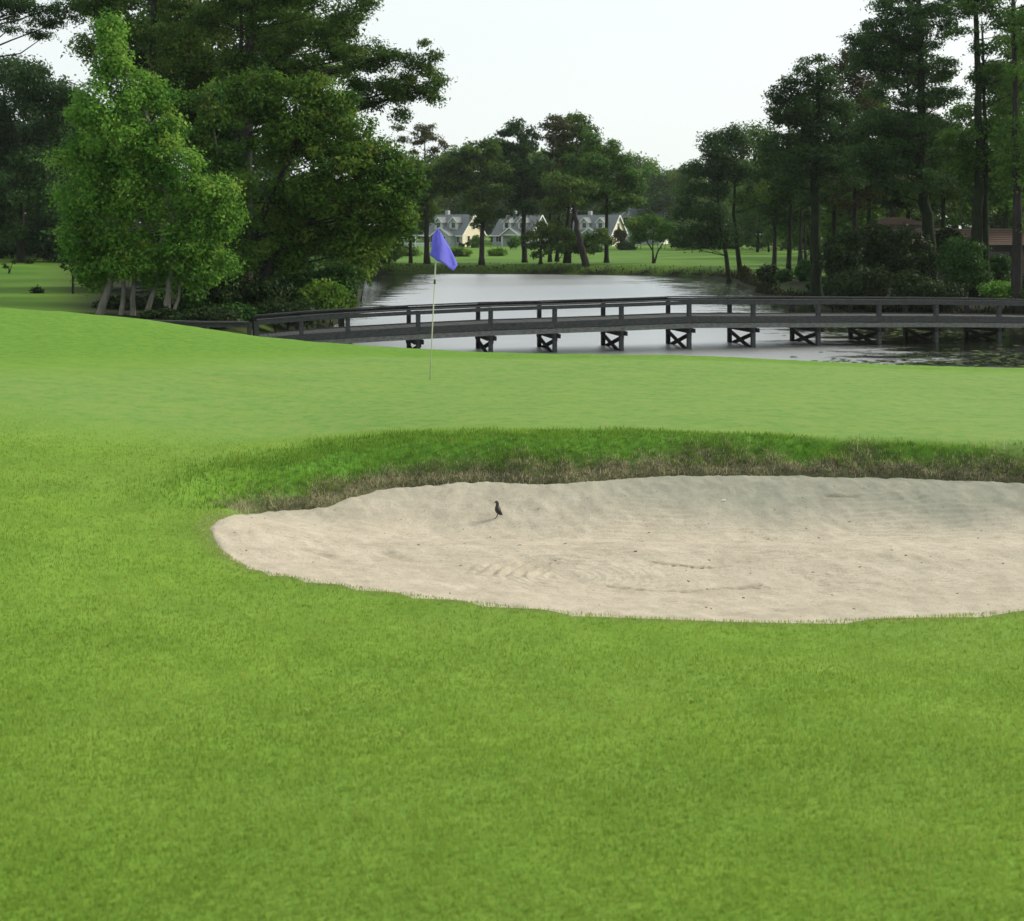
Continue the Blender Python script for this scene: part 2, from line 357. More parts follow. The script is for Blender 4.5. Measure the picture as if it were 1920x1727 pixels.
_front = [(400,992),(412,1022),(440,1050),(500,1076),(640,1101),(800,1123),(1000,1146),(1200,1163),(1450,1171),(1700,1162),(1920,1150),(2150,1128)]
_back = [(2150,922),(2020,913),(1920,907),(1800,901),(1700,897),(1500,893),(1300,892),(1150,899),(1080,906),(1000,907),(900,904),(820,908),(740,914),(670,930),(610,950),(540,957),(470,963),(425,970),(402,984)]
BUNKER = spline([rim(*p) for p in _front] + [(8.3, 8.3), (8.6, 9.3), (7.6, 10.6)] + [rim(*p) for p in _back], 4)
def sand_z(x, y):
    sd = sdist(BUNKER, x, y)
    k = lipw(x, y)
    z = land(x, y) - LIPDROP * k
    z = z - (.12 + .03 * k) * smooth(0, 1.2, -sd)
    return z, sd
def ground_z(x, y, bunker=True):
    x = np.asarray(x, float); y = np.asarray(y, float)
    z = land(x, y)
    if bunker:
        sz, sd = sand_z(x, y)
        k = lipw(x, y)
        out = z - LIPDROP * k * (1 - smooth(0.0, .62, sd)) ** 1.0
        # grass lip 3 cm above the sand outside, 8 cm under it inside
        near = sz - .08 + .11 * smooth(-.05, .05, sd)
        z = np.where(sd < .05, near, np.maximum(out, out + .03 * (1 - smooth(.05, .4, sd))))
    sp = sdist(POND, x, y)
    w = np.where(y > 100, 2.0, np.where(x > 14, 4.0, 3.0))
    z = np.where(sp > 0, z * smooth(-.02 * w, w, sp) ** .8, np.maximum(-1.2, .5 * sp))
    return z

# ---------------------------------------------------------------- ground sheet, putting green, bunker, pond
rng = np.random.default_rng(7)
def vnoise(x, y, seed=0, octaves=4, scale=1.0):
    r = np.random.default_rng(seed); out = np.zeros(np.broadcast(x, y).shape); amp = 1.0; f = 1.0 / scale
    for o in range(octaves):
        for _ in range(4):
            th = r.uniform(0, 2 * np.pi); ph = r.uniform(0, 6.28, 2); w = r.uniform(.7, 1.4)
            out = out + amp * .35 * np.sin((x * np.cos(th) + y * np.sin(th)) * f * w * 2.2 + ph[0]) * np.cos((y * np.cos(th) - x * np.sin(th)) * f * w * 1.7 + ph[1])
        amp *= .55; f *= 2.1
    return out
def pxY(px, Y): return (wx(px, Y), Y)
def on_land(px, py, Y0=15.0):
    Y = Y0
    for _ in range(50):
        X = wx(px, Y); Y = .6 * Y + .4 * (CAMZ - float(land(X, Y))) * F / (py - HZ)
    return X, Y
GREEN = spline([on_land(*p) for p in [(-250, 740, ), (0, 782), (130, 806), (300, 818), (480, 824), (700, 808), (960, 803), (1200, 808), (1500, 818), (1920, 836), (2300, 850)]]
               + [(11.5, 15), (11.5, 19.5)] + [on_land(*p) for p in [(1920, 702), (1600, 688), (1290, 675), (900, 672), (640, 668), (400, 676), (150, 690), (-200, 700)]], 4)
def masks(x, y):
    sg = sdist(GREEN, x, y) + .12 * vnoise(x, y, 3, 2, .8)
    sb = sdist(BUNKER, x, y); sp = sdist(POND, x, y)
    k = lipw(x, y)
    nz = vnoise(x, y, 5, 4, .5)
    wd = .22 + 1.1 * smooth(-1.5, -5, x)
    m_green = smooth(wd, -wd, sg)
    edge = 1.0 + .25 * nz
    m_rough = k * (1 - smooth(.75, 1.3, sb + .18 * nz)) * smooth(-.02, .16, sg + .05) * smooth(-3.3, -1.7, x + .3 * nz)
    m_rough = np.maximum(m_rough, .45 * (1 - smooth(0.2, 1.1, sb + .3 * nz)) * smooth(-2.9, -1.2, -np.abs(x + 2.0) * 1.6) * smooth(8.9, 9.8, y))
    lw = .75 + .35 * smooth(-1.8, .8, x)
    m_earth = .85 * (1 - smooth(.16 * lw, .40 * lw, sb + .12 * nz)) * smooth(9.4, 10.2, y)
    m_earth = np.maximum(m_earth, .55 * (1 - smooth(.05, .16, sb)) * (1 - k))
    m_rough = np.maximum(m_rough, .6 * smooth(18.5, 20, y) * smooth(27, 24, y) * (1 - m_green) * smooth(-5, -2, x))
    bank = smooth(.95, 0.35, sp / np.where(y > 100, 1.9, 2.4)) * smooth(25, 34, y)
    m_mound = smooth(14, 20, y - .3 * (x + 4)) * smooth(24.5, 23.0, y) * (1 - m_green) * smooth(1, -4, x) + .5 * smooth(-2.5, -8, x) * smooth(10, 15, y) * smooth(24, 22, y) * (1 - m_green)
    m_mound = np.clip(m_mound, 0, 1)
    m_far = smooth(25, 30, y)
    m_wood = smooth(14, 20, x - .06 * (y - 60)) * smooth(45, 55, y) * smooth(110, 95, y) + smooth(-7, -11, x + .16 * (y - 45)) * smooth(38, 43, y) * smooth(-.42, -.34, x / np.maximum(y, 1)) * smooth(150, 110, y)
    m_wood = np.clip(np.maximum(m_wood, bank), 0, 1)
    return dict(m_green=m_green, m_rough=np.clip(m_rough, 0, 1), m_earth=m_earth, m_mound=m_mound, m_far=m_far * (1 - m_wood), m_wood=m_wood)
def micro(x, y):
    sb = sdist(BUNKER, x, y); sg = sdist(GREEN, x, y)
    a = smooth(0.0, .4, sb) * (.15 + .85 * smooth(-.2, .4, sg)) * smooth(40, 20, y)
    lip = lipw(x, y) * np.exp(-((sb - .22) / .2) ** 2) * (sb > 0)
    return .010 * a * vnoise(x, y, 11, 4, .45) + .050 * lip * vnoise(x, y, 12, 4, .20)
def gz(x, y): return ground_z(x, y) + micro(x, y)
ys = [-10.0]
while ys[-1] < 1500:
    y = ys[-1]; ys.append(y + (.35 if y < 1 else (.060 if 9.3 < y < 12.4 else (.0075 * (y + 8) if y < 45 else .016 * (y + 8)))))
ys = np.array(ys)
tt = np.concatenate([np.arange(-.36, .3601, .0032)])
ex = .36 + np.cumsum(.006 * 1.16 ** np.arange(26)); tt = np.concatenate([-ex[::-1], tt, ex])
TT, YY = np.meshgrid(tt, ys); XX = TT * (YY + 14.0)
ZZ = gz(XX.ravel(), YY.ravel()).reshape(XX.shape)
nr, nc = XX.shape
idx = np.arange(nr * nc).reshape(nr, nc)
quads = np.stack([idx[:-1, :-1], idx[:-1, 1:], idx[1:, 1:], idx[1:, :-1]], -1).reshape(-1, 4)
co = np.stack([XX.ravel(), YY.ravel(), ZZ.ravel()], -1)
mk = masks(co[:, 0], co[:, 1])
cx = co[quads].mean(1)
isg = mk['m_green'][quads].mean(1) > .5
def submesh(name, sel):
    q = quads[sel]; u, inv = np.unique(q, return_inverse=True)
    return np_mesh(name, co[u], inv.reshape(q.shape), True, {k: v[u] for k, v in mk.items()})
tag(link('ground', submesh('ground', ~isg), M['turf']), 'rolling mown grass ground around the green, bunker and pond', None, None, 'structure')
tag(link('putting_green', submesh('putting_green', isg), M['turf']), 'closely mown pale green putting surface behind the bunker', None, None, 'structure')
# both sheets share their border vertices: same normals along the seam
# sand
sx = np.concatenate([np.arange(-2.45, 4.9, .026), np.arange(4.9, 9.1, .12)]); sy = np.arange(6.85, 11.6, .026)
SX, SY = np.meshgrid(sx, sy); X_, Y_ = SX.ravel(), SY.ravel()
sz, sdb = sand_z(X_, Y_)
def sand_pt(px, py):
    Y = 9.0
    for _ in range(30):
        X = wx(px, Y); Y = .5 * Y + .5 * (CAMZ - float(sand_z(X, Y)[0])) * F / (py - HZ)
    return X, Y
sz = sz + .010 * vnoise(X_, Y_, 21, 4, .35) + .0065 * vnoise(X_, Y_, 22, 3, .09)
# back face: scuffed, small slumps
k_ = lipw(X_, Y_); sz += .006 * smooth(1.3, .2, -sdb) * k_ * vnoise(X_ * 2.4, Y_, 23, 4, .22)
# rake arcs
acx, acy = sand_pt(1075, 1085); rr = np.hypot((X_ - acx), (Y_ - acy) * 1.25); an = np.arctan2(Y_ - acy, X_ - acx)
w_arc = np.exp(-((rr - .42) / .26) ** 2) * smooth(1.0, 1.8, an) * smooth(3.6, 3.0, an)
sz += .022 * w_arc * np.sin(rr * 62 + .6 * np.sin(an * 5))
tcx, tcy = sand_pt(1400, 1020)
rr2 = np.hypot((X_ - tcx) * .35, (Y_ - tcy) * 1.5); sz += .004 * np.exp(-((rr2 - .7) / .5) ** 2) * np.sin(rr2 * 55)
sz += .0045 * smooth(.1, .6, -sdb) * np.sin(Y_ * 75 + .9 * np.sin(X_ * 1.3) + 3 * vnoise(X_, Y_, 29, 2, 1.5)) * smooth(-.2, .5, vnoise(X_, Y_, 31, 3, 1.2))
track = np.zeros_like(X_)
def groove(pts, wid, dep, dots=0, dark=1.0):
    global sz, track
    P = spline([sand_pt(*p) for p in pts], 6, closed=False); d = np.full(X_.shape, 1e9); s = np.zeros_like(X_); L = 0
    sel = np.where((X_ > P[:, 0].min() - .3) & (X_ < P[:, 0].max() + .3) & (Y_ > P[:, 1].min() - .3) & (Y_ < P[:, 1].max() + .3))[0]
    dd = np.full(len(sel), 1e9); ss = np.zeros(len(sel)); xs, ys_ = X_[sel], Y_[sel]
    for i in range(len(P) - 1):
        e = P[i + 1] - P[i]; l2 = (e ** 2).sum(); t = np.clip(((xs - P[i, 0]) * e[0] + (ys_ - P[i, 1]) * e[1]) / l2, 0, 1)
        q = np.hypot(xs - P[i, 0] - t * e[0], ys_ - P[i, 1] - t * e[1]); b = q < dd
        ss = np.where(b, L + t * np.sqrt(l2), ss); dd = np.minimum(dd, q); L += np.sqrt(l2)
    w = np.exp(-(dd / wid) ** 2) * smooth(0, .15, ss) * smooth(L, L - .25, ss)
    if dots: w = w * (.35 + .65 * (np.sin(ss * dots) > -.1))
    sz[sel] -= dep * w; sz[sel] += dep * .5 * np.exp(-((dd - 2.0 * wid) / wid) ** 2) * smooth(0, .15, ss) * smooth(L, L - .25, ss)
    track[sel] = np.maximum(track[sel], dark * w)
groove([(1205, 1054), (1260, 1060), (1320, 1063), (1400, 1059)], .016, .020, 90, 3.0)
groove([(1110, 1095), (1200, 1107), (1290, 1110), (1400, 1104), (1495, 1109)], .018, .012, 60, 1.8)
groove([(1225, 1128), (1300, 1131), (1370, 1127)], .018, .010, 60, 1.3)
groove([(1660, 1012), (1700, 1010), (1730, 1011)], .025, .014, 0, 1.2)
groove([(1530, 928), (1580, 932), (1640, 929)], .02, .012, 0, 1.4)
groove([(1480, 1080), (1560, 1090), (1650, 1098)], .02, .008, 60, .7)
groove([(700, 1030), (760, 1050), (820, 1060)], .05, .012, 0, .3)
groove([(545, 1020), (600, 1040), (680, 1058)], .05, .012, 0, .3)
groove([(1390, 1105), (1420, 1100), (1450, 1107), (1480, 1102)], .018, .012, 90, 1.6)
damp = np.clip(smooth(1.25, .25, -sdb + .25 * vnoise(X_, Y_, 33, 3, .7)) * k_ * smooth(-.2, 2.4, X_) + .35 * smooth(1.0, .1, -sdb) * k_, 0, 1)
inside = (sdb < .10).reshape(SX.shape)
sid = np.arange(SX.size).reshape(SX.shape)
sq = np.stack([sid[:-1, :-1], sid[:-1, 1:], sid[1:, 1:], sid[1:, :-1]], -1).reshape(-1, 4)
keep = inside.ravel()[sq].all(1); sq = sq[keep]; u, inv = np.unique(sq, return_inverse=True)
sz = np.where(sdb > 0, sz - sdb * .6, sz)
tag(link('bunker_sand', np_mesh('bunker_sand', np.stack([X_, Y_, sz], -1)[u], inv.reshape(sq.shape), True, {'m_damp': damp[u], 'm_track': track[u]}), M['sand']),
    'pale raked sand filling the bunker', None, None, 'structure')
def sandz(x, y):
    i = np.argmin((X_ - x) ** 2 + (Y_ - y) ** 2); return float(sz[i])
# water
px_ = spline(POND[::4], 1)
wv = []
lo, hi = POND.min(0) - 2, POND.max(0) + 2
gx = np.linspace(lo[0], hi[0], 60); gy = np.linspace(lo[1], hi[1], 60)
GX, GY = np.meshgrid(gx, gy); gi = np.arange(3600).reshape(60, 60)
wq = np.stack([gi[:-1, :-1], gi[:-1, 1:], gi[1:, 1:], gi[1:, :-1]], -1).reshape(-1, 4)
inw = (sdist(POND, GX.ravel(), GY.ravel()) < 2.5)[wq].any(1)
tag(link('pond_water', np_mesh('pond_water', np.stack([GX.ravel(), GY.ravel(), np.full(3600, -.15)], -1), wq[inw], True), M['water']),
    'grey rippled water of the pond', None, None, 'structure')

# ---------------------------------------------------------------- grass
def blades(name, x, y, z, h, w, var, mat, label, lean=.5, seed=1):
    r = np.random.default_rng(seed); n = len(x)
    th = r.uniform(0, 2 * np.pi, n); ln = r.normal(0, lean, n); lt = r.uniform(0, 2 * np.pi, n)
    dx, dy = np.cos(th) * w / 2, np.sin(th) * w / 2
    ox, oy = np.cos(lt) * ln * h, np.sin(lt) * ln * h
    hz_ = h * np.clip(1 - .35 * ln ** 2, .35, 1)
    a = np.stack([x - dx, y - dy, z - .003], -1); b = np.stack([x + dx, y + dy, z - .003], -1)
    c = np.stack([x + ox * .4 + dx * .7, y + oy * .4 + dy * .7, z + hz_ * .6], -1)
    e = np.stack([x + ox * .4 - dx * .7, y + oy * .4 - dy * .7, z + hz_ * .6], -1)
    d = np.stack([x + ox, y + oy, z + hz_], -1)
    co_ = np.stack([a, b, c, e, d], 1).reshape(-1, 3)
    i = np.arange(n)[:, None] * 5
    fs = np.concatenate([i + np.array([0, 1, 2]), i + np.array([0, 2, 3]), i + np.array([3, 2, 4])])
    me = np_mesh(name, co_, fs, False, {'var': np.repeat(var, 5)})
    return tag(link(name, me, mat), label, 'grass', None, 'stuff')
def scatter(n, y0, y1, tmax, seed, p=1.0):
    """points in the wedge the meadow shows, denser near the front"""
    r = np.random.default_rng(seed); u = r.uniform(0, 1, n)
    yy = (y0 ** (2 - p) + u * (y1 ** (2 - p) - y0 ** (2 - p))) ** (1 / (2 - p)) if p != 2 else y0 * (y1 / y0) ** u
    xx = r.uniform(-1, 1, n) * tmax * yy
    return xx, yy, r
x, y, r = scatter(300000, 2.3, 12.6, .50, 3, 2.0)
sb = sdist(BUNKER, x, y); sg = sdist(GREEN, x, y); k = lipw(x, y)
ok = (sb > .015) & (sg > (.05 + .9 * smooth(-1.5, -5, x)) * r.uniform(-1, 1, len(x))) & ~((k > .3) & (sb < .55))
x, y, sb, sg = x[ok], y[ok], sb[ok], sg[ok]; n = len(x)
patch = vnoise(x, y, 41, 4, .9); p2 = vnoise(x, y, 44, 3, .25)
h = (.016 + .006 * r.uniform(0, 1, n)) * (1 + .25 * p2) * np.clip(.7 + .05 * y, .75, 1.15)
h = np.where((sb < .12), h * .8, h) * np.where(x < -1.5, smooth(-.5, 1.3, sg) * .6 + .4, 1) * smooth(1.2, 4.2, y) ** .5
var = np.clip(.46 + .16 * patch + .09 * p2 + r.normal(0, .11, n), 0, .80)
var = np.where(r.uniform(0, 1, n) < .035 + .12 * (patch > .55) + .45 * smooth(.28, .0, sb), r.uniform(.85, 1, n), var)
blades('fairway_grass', x, y, gz(x, y), h, .0022 + .00030 * y, var, M['blade'], 'short mown green grass in front of and beside the bunker', .55, 5)
# longer rough above the bunker
m = 90000; r = np.random.default_rng(9)
x = r.uniform(-3.6, 5.6, m); y = r.uniform(9.1, 12.5, m)
sb = sdist(BUNKER, x, y); mkk = masks(x, y); pr = mkk['m_rough'] * (sb > .18 + .08 * vnoise(x, y, 5, 3, .5))
ok = r.uniform(0, 1, m) < pr * 1.4; x, y = x[ok], y[ok]; n = len(x)
p2 = vnoise(x, y, 45, 4, .3)
blades('rough_grass', x, y, gz(x, y), (.030 + .022 * r.uniform(0, 1, n)) * (1 + .35 * p2), .0055 + 0 * x,
       np.clip(.45 + .25 * p2 + r.normal(0, .18, n), 0, 1), M['rough_blade'], 'longer dark green grass on the bank above the bunker', .6, 6)
# dead thatch on the lip
m = 120000; r = np.random.default_rng(10)
x = r.uniform(-2.8, 5.6, m); y = r.uniform(9.0, 12.2, m)
sb = sdist(BUNKER, x, y); k = lipw(x, y); nz = vnoise(x, y, 5, 4, .5)
ok = (r.uniform(0, 1, m) < smooth(9.3, 10.0, y) * smooth(-.02, .02, sb) * (1 - smooth(.22 * (.75 + .35 * smooth(-1.8, .8, x)), .54 * (.7 + .35 * smooth(-1.8, .8, x)), sb + .16 * nz)) * .85); x, y, sb = x[ok], y[ok], sb[ok]; n = len(x)
v = np.clip(.42 + .34 * vnoise(x, y, 46, 4, .16) + r.normal(0, .22, n) + .6 * smooth(.14, .36, sb) - .30 * smooth(1.5, 4.0, x) * smooth(.30, .10, sb), 0, 1)
blades('dead_grass', x, y, gz(x, y), (.020 + .028 * r.uniform(0, 1, n)) * (1 + .4 * vnoise(x, y, 48, 3, .12)), .005 + 0 * x, v, M['straw'], 'brown dead grass hanging over the back lip of the bunker', .9, 7)
# coarse grass on the banks and the far lawn edge
m = 26000; r = np.random.default_rng(12)
t = r.uniform(0, 1, m); ii = r.integers(0, len(POND), m); P0 = POND[ii]; P1 = POND[(ii + 1) % len(POND)]
x = P0[:, 0] + (P1[:, 0] - P0[:, 0]) * t + r.normal(0, .8, m); y = P0[:, 1] + (P1[:, 1] - P0[:, 1]) * t + r.normal(0, .8, m)
sp = sdist(POND, x, y); ok = (sp > .05) & (sp < 1.9) & (y > 60); x, y = x[ok], y[ok]; n = len(x)
blades('bank_grass', x, y, gz(x, y), r.uniform(.10, .30, n), .09 + 0 * x, np.clip(r.normal(.35, .25, n), 0, 1), M['bank'], 'tangled dark grass along the far pond bank', .5, 8)
# flecks and twigs lying on the sand
r = np.random.default_rng(14); dm = MB()
for _ in range(170):
    X, Y = r.uniform(-2.2, 4.8), r.uniform(7.2, 11.2)
    if sdist(BUNKER, X, Y) > -.08: continue
    z = sandz(X, Y); s_ = r.uniform(.002, .0055); a = r.uniform(0, 3.14)
    L = s_ * r.uniform(1, 2.6)
    dm.box((X, Y, z + s_ * .25), (L * 2, s_ * 1.2, s_ * .9), Matrix.Rotation(a, 3, 'Z'))
tag(dm.build('sand_debris', simple('debris', (.11, .085, .05), .9, .5)), 'small brown twigs and clods scattered over the sand', 'debris', None, 'stuff')

# ---------------------------------------------------------------- trees and shrubs
def leaves(cl, leaf, cover, r, flat=1.0):
    """cl: array (n,7) clump centre, radii, variation. Leaf-sized triangles through every clump's volume."""
    cl = np.asarray(cl); area = (cl[:, 3] * cl[:, 4] + cl[:, 3] * cl[:, 5] + cl[:, 4] * cl[:, 5]) / 3 * np.pi
    cnt = np.maximum(4, (cover * area / (leaf * leaf * .5)).astype(int)); i = np.repeat(np.arange(len(cl)), cnt); n = len(i)
    d = r.normal(size=(n, 3)); d /= np.linalg.norm(d, axis=1)[:, None]
    rad = r.uniform(.25, 1, n) ** .5 * (1 + .24 * r.normal(size=n))
    c = cl[i, :3] + d * cl[i, 3:6] * rad[:, None]
    nm = d * .7 + r.normal(size=(n, 3)) * .55 + np.array([0, 0, .35]); nm /= np.linalg.norm(nm, axis=1)[:, None]
    a = np.cross(nm, r.normal(size=(n, 3))); a /= np.linalg.norm(a, axis=1)[:, None]; b = np.cross(nm, a)
    s = leaf * r.uniform(.6, 1.35, n)[:, None]
    v = np.stack([c + a * s * .75, c - a * s * .40 + b * s * .42 * flat, c - a * s * .40 - b * s * .42 * flat], 1).reshape(-1, 3)
    var = np.clip(cl[i, 6] + r.normal(0, .14, n) , 0, 1)
    return v, np.repeat(var, 3)
def crown_from(lobes, sub, leaf, cover, seed, squash=.75, gap=0.0, varm=.45, varsd=.2, flat=1.0, fill=1.0):
    """lobes: (x, y, z, rx, ry, rz) in metres, local. Returns clumps, verts, var"""
    r = np.random.default_rng(seed); C = []
    for (lx, ly, lz, rx, ry, rz) in lobes:
        n = int(max(3, fill * 4.2 * (rx * ry + rx * rz + ry * rz) / 3 / (sub * sub)))
        for _ in range(n):
            d = r.normal(size=3); d /= np.linalg.norm(d); q = r.uniform(.45, 1.0) ** .6
            if d[2] < -.3 and r.uniform() < .35: continue
            if r.uniform() < gap: continue
            s = sub * r.uniform(.6, 1.25)
            p = np.array([lx, ly, lz]) + d * np.array([max(rx - s * .6, .1), max(ry - s * .6, .1), max(rz - s * squash * .6, .1)]) * q
            C.append([*p, s * r.uniform(.7, 1.4), s * r.uniform(.7, 1.4), s * squash * r.uniform(.7, 1.35), np.clip(r.normal(varm, varsd), .02, .98)])
    C = np.array(C); v, var = leaves(C, leaf, cover, r, flat)
    return C, v, var
def trunk_path(base, pts):
    return [Vector(base)] + [Vector(p) for p in pts]
def make_tree(name, label, D, trunks, lobes, sub, leaf, mleaf, mbark='bark', cover=1.6, seed=1, squash=.75, gap=0.0, group=None, cat='tree',
              limbs=.35, depth=.85, varm=.45, varsd=.2, flat=1.0, base_z=None, dy=0.0, fill=1.0):
    """trunks: list of (radius_m, [(px,py),...]) from the foot up; lobes: (px, py, rpx, rpy[, dY]) at distance D"""
    pxm = F / D
    bpx = trunks[0][1][0][0] if trunks else lobes[0][0]
    bx = wx(bpx, D); bz = float(gz(bx, D)) if base_z is None else base_z
    root = empty(name, (bx, D, bz), label, cat, group)
    r = np.random.default_rng(seed + 100)
    L = [(wx(l[0], D) - bx, (l[4] if len(l) > 4 else r.uniform(-.35, .35) * l[2] / pxm), wz(l[1], D) - bz, l[2] / pxm, max(l[2], l[3]) / pxm * depth, l[3] / pxm) for l in lobes]
    C, v, var = crown_from(L, sub, leaf, cover, seed, squash, gap, varm, varsd, flat, fill)
    me = np_mesh('crown', v, np.arange(len(v)).reshape(-1, 3), False, {'var': var})
    link('crown', me, M[mleaf], root)
    paths = []
    for (rad, pts) in trunks:
        P = [Vector((wx(p[0], D) - bx, r.uniform(-.15, .15), wz(p[1], D) - bz)) for p in pts]
        if P[0].z > -.3: P[0].z = min(P[0].z, float(gz(P[0].x + bx, D)) - bz) - .15
        # densify with a little wander
        Q = []
        for i in range(len(P) - 1):
            for t in range(4):
                q = P[i].lerp(P[i + 1], t / 4)
                if i or t: q = q + Vector((r.normal() * rad * .10, r.normal() * rad * .10, 0))
                Q.append(q)
        Q.append(P[-1]); n = len(Q)
        rr = [rad * (1.35 if i == 0 else 1.0) * (1 - .72 * i / (n - 1)) for i in range(n)]
        MB().tube(Q, rr, 9).build('trunk', M[mbark], root, smooth_=True)
        paths.append((Q, rr))
    if paths and limbs > 0:
        lm = MB()
        for c in C[r.uniform(0, 1, len(C)) < limbs * .45]:
            c3 = Vector(c[:3]); Q, rr = paths[r.integers(len(paths))]
            # start lower on the trunk than the clump
            cand = [i for i in range(1, len(Q)) if Q[i].z < c3.z - .15 * (c3 - Q[i]).length]
            i = cand[-1] if cand else max(1, len(Q) // 2)
            a = Q[i]; L_ = (c3 - a).length
            if L_ < .4: continue
            mid = a.lerp(c3, .5) + Vector((r.normal() * .06 * L_, r.normal() * .06 * L_, -.05 * L_ + abs(r.normal()) * .04 * L_))
            r0 = min(rr[i] * .4, .008 * L_ + .015)
            lm.tube([a, a.lerp(mid, .5), mid, mid.lerp(c3, .6), c3], [r0, r0 * .85, r0 * .65, r0 * .45, r0 * .2], 5, False)
        if lm.v: tag(lm.build('limbs', M[mbark], root, smooth_=True), kind='stuff')
    return root
def shrub(label, px, py, rx, ry, D, mleaf, seed, leaf=.10, cover=1.7, base_py=None, group=None, sub=None, name='shrub'):
    rng_ = np.random.default_rng(seed); pxm = F / D
    lob = [(px + rng_.uniform(-.35, .35) * rx, py + rng_.uniform(-.1, .45) * ry, rx * rng_.uniform(.5, .8), ry * rng_.uniform(.5, .8)) for _ in range(5)] + [(px, py + ry * .3, rx * .8, ry * .75)]
    x0 = wx(px, D); bz = float(gz(x0, D)); bpy_ = HZ + (CAMZ - bz) * F / D
    st = [(.05, [(px + k * rx * .25, bpy_ + 2), (px + k * rx * .5, py)]) for k in (-1, 0, 1)]
    return make_tree(name, label, D, st, lob, sub or max(.25, .28 * rx / pxm), leaf, mleaf, cover=cover, seed=seed, group=group, cat='shrub', limbs=.25)

LFT = 'trees massed on the left bank'
# bright tree on the near left bank, several pale stems
make_tree('broadleaf_tree', 'bright green cone-shaped tree with several pale stems beside the bridge end', 46,
    [(.15, [(312, 597), (318, 530), (330, 440), (290, 250), (225, 110), (205, 70)]), (.17, [(186, 592), (205, 545), (215, 470), (220, 330), (220, 180)]), (.11, [(226, 596), (232, 540), (225, 430), (180, 330)]),
     (.12, [(246, 596), (250, 545), (258, 440), (250, 260)]), (.12, [(268, 597), (288, 545), (300, 470), (330, 330)]), (.07, [(318, 590), (336, 560), (342, 500), (380, 430)])],
    [(205, 60, 30, 34), (222, 105, 38, 38), (200, 140, 40, 38), (250, 150, 42, 42), (298, 150, 24, 26), (215, 200, 75, 55), (280, 195, 55, 45), (160, 225, 45, 45), (235, 265, 100, 60), (315, 265, 55, 50),
     (150, 300, 55, 50), (230, 335, 105, 60), (335, 320, 60, 50), (135, 375, 42, 45), (190, 400, 80, 55), (290, 390, 95, 60), (390, 365, 62, 48), (375, 425, 70, 45), (425, 400, 35, 35), (160, 450, 55, 45), (250, 460, 90, 50),
     (340, 480, 80, 45), (400, 500, 45, 32), (200, 500, 60, 35), (290, 520, 60, 25), (165, 520, 34, 34), (365, 520, 36, 22), (150, 480, 36, 30), (250, 500, 60, 22, -.6)],
    .52, .115, 'leaf_bright', 'bark_pale', cover=1.7, seed=11, squash=.9, gap=.10, group=None, varm=.5, varsd=.26, depth=.8)
make_tree('pine_tree', 'tall dark pine rising above the bright tree, trunk in view at its top', 60,
    [(.34, [(262, 600), (270, 450), (280, 250), (286, 60), (290, -160)])],
    [(180, 0, 50, 30), (200, 40, 45, 40), (330, 20, 50, 40), (340, 90, 60, 50), (250, 60, 50, 45), (400, 130, 70, 50), (240, -60, 80, 50), (350, -60, 90, 60), (330, 170, 60, 40), (160, 90, 25, 40)],
    .80, .17, 'needle', 'bark', cover=2.6, seed=12, squash=.6, flat=.7)
make_tree('pine_tree', 'pine with boughs reaching across the top left corner', 66,
    [(.34, [(-95, 600), (-90, 300), (-85, 60), (-80, -150)])],
    [(20, 8, 60, 10), (70, 20, 40, 10), (130, 12, 40, 12), (20, 25, 55, 18), (75, 45, 45, 17), (60, 62, 40, 8), (120, 38, 40, 18), (20, 55, 30, 9), (-60, 30, 60, 40), (100, 15, 38, 8), (150, 20, 30, 26), (-20, 100, 30, 12), (-90, -40, 90, 60), (10, 2, 60, 7), (-80, 180, 70, 60)],
    .55, .15, 'needle_dark', 'bark', cover=1.9, seed=13, squash=.55, gap=.1, limbs=.5, flat=.6)
make_tree('pine_tree', 'largest pine on the left bank, its long bough reaching out over the pond', 58,
    [(.40, [(462, 600), (462, 400), (466, 200), (470, 60), (478, -160)]), (.18, [(440, 300), (446, 180), (452, 60), (452, -80)])],
    [(400, 40, 70, 50), (470, -20, 120, 50), (540, 30, 90, 60), (580, 110, 100, 50), (500, 110, 80, 45), (610, -20, 60, 50), (640, 60, 55, 45), (665, 20, 25, 22), (690, 2, 14, 9), (660, 115, 60, 35), (700, 100, 40, 25), (730, 120, 55, 28), (775, 110, 36, 22),
     (800, 85, 16, 14), (815, 104, 12, 10), (795, 130, 20, 12), (740, 150, 50, 18), (700, 165, 55, 22), (770, 168, 32, 12), (800, 168, 10, 7), (822, 152, 9, 5), (745, 185, 35, 10), (690, 195, 40, 16), (812, 185, 8, 5), (752, 215, 22, 8), (440, 130, 40, 40)],
    .62, .15, 'needle', 'bark', cover=2.6, seed=14, squash=.6, gap=.06, limbs=.5, flat=.65)
make_tree('broadleaf_tree', 'broad olive green tree leaning over the pond behind the shrubs', 54,
    [(.26, [(430, 600), (450, 480), (520, 350), (570, 240)]), (.16, [(452, 600), (520, 470), (620, 380), (700, 330)])],
    [(500, 160, 46, 30), (585, 160, 44, 26), (640, 190, 36, 26), (450, 165, 30, 24), (420, 190, 50, 36), (470, 200, 60, 45), (550, 195, 70, 45), (610, 220, 70, 50), (660, 250, 55, 45), (540, 270, 90, 55), (640, 310, 85, 55), (715, 305, 55, 48), (745, 360, 55, 45), (690, 370, 75, 50), (600, 370, 90, 50), (535, 390, 60, 60),
     (735, 410, 50, 38), (680, 430, 70, 40), (610, 450, 80, 40), (540, 470, 60, 40), (690, 470, 50, 28), (770, 340, 28, 30), (760, 430, 28, 24)],
    .60, .145, 'leaf_olive', 'bark', cover=2.0, seed=15, squash=.8, varm=.42, varsd=.26)
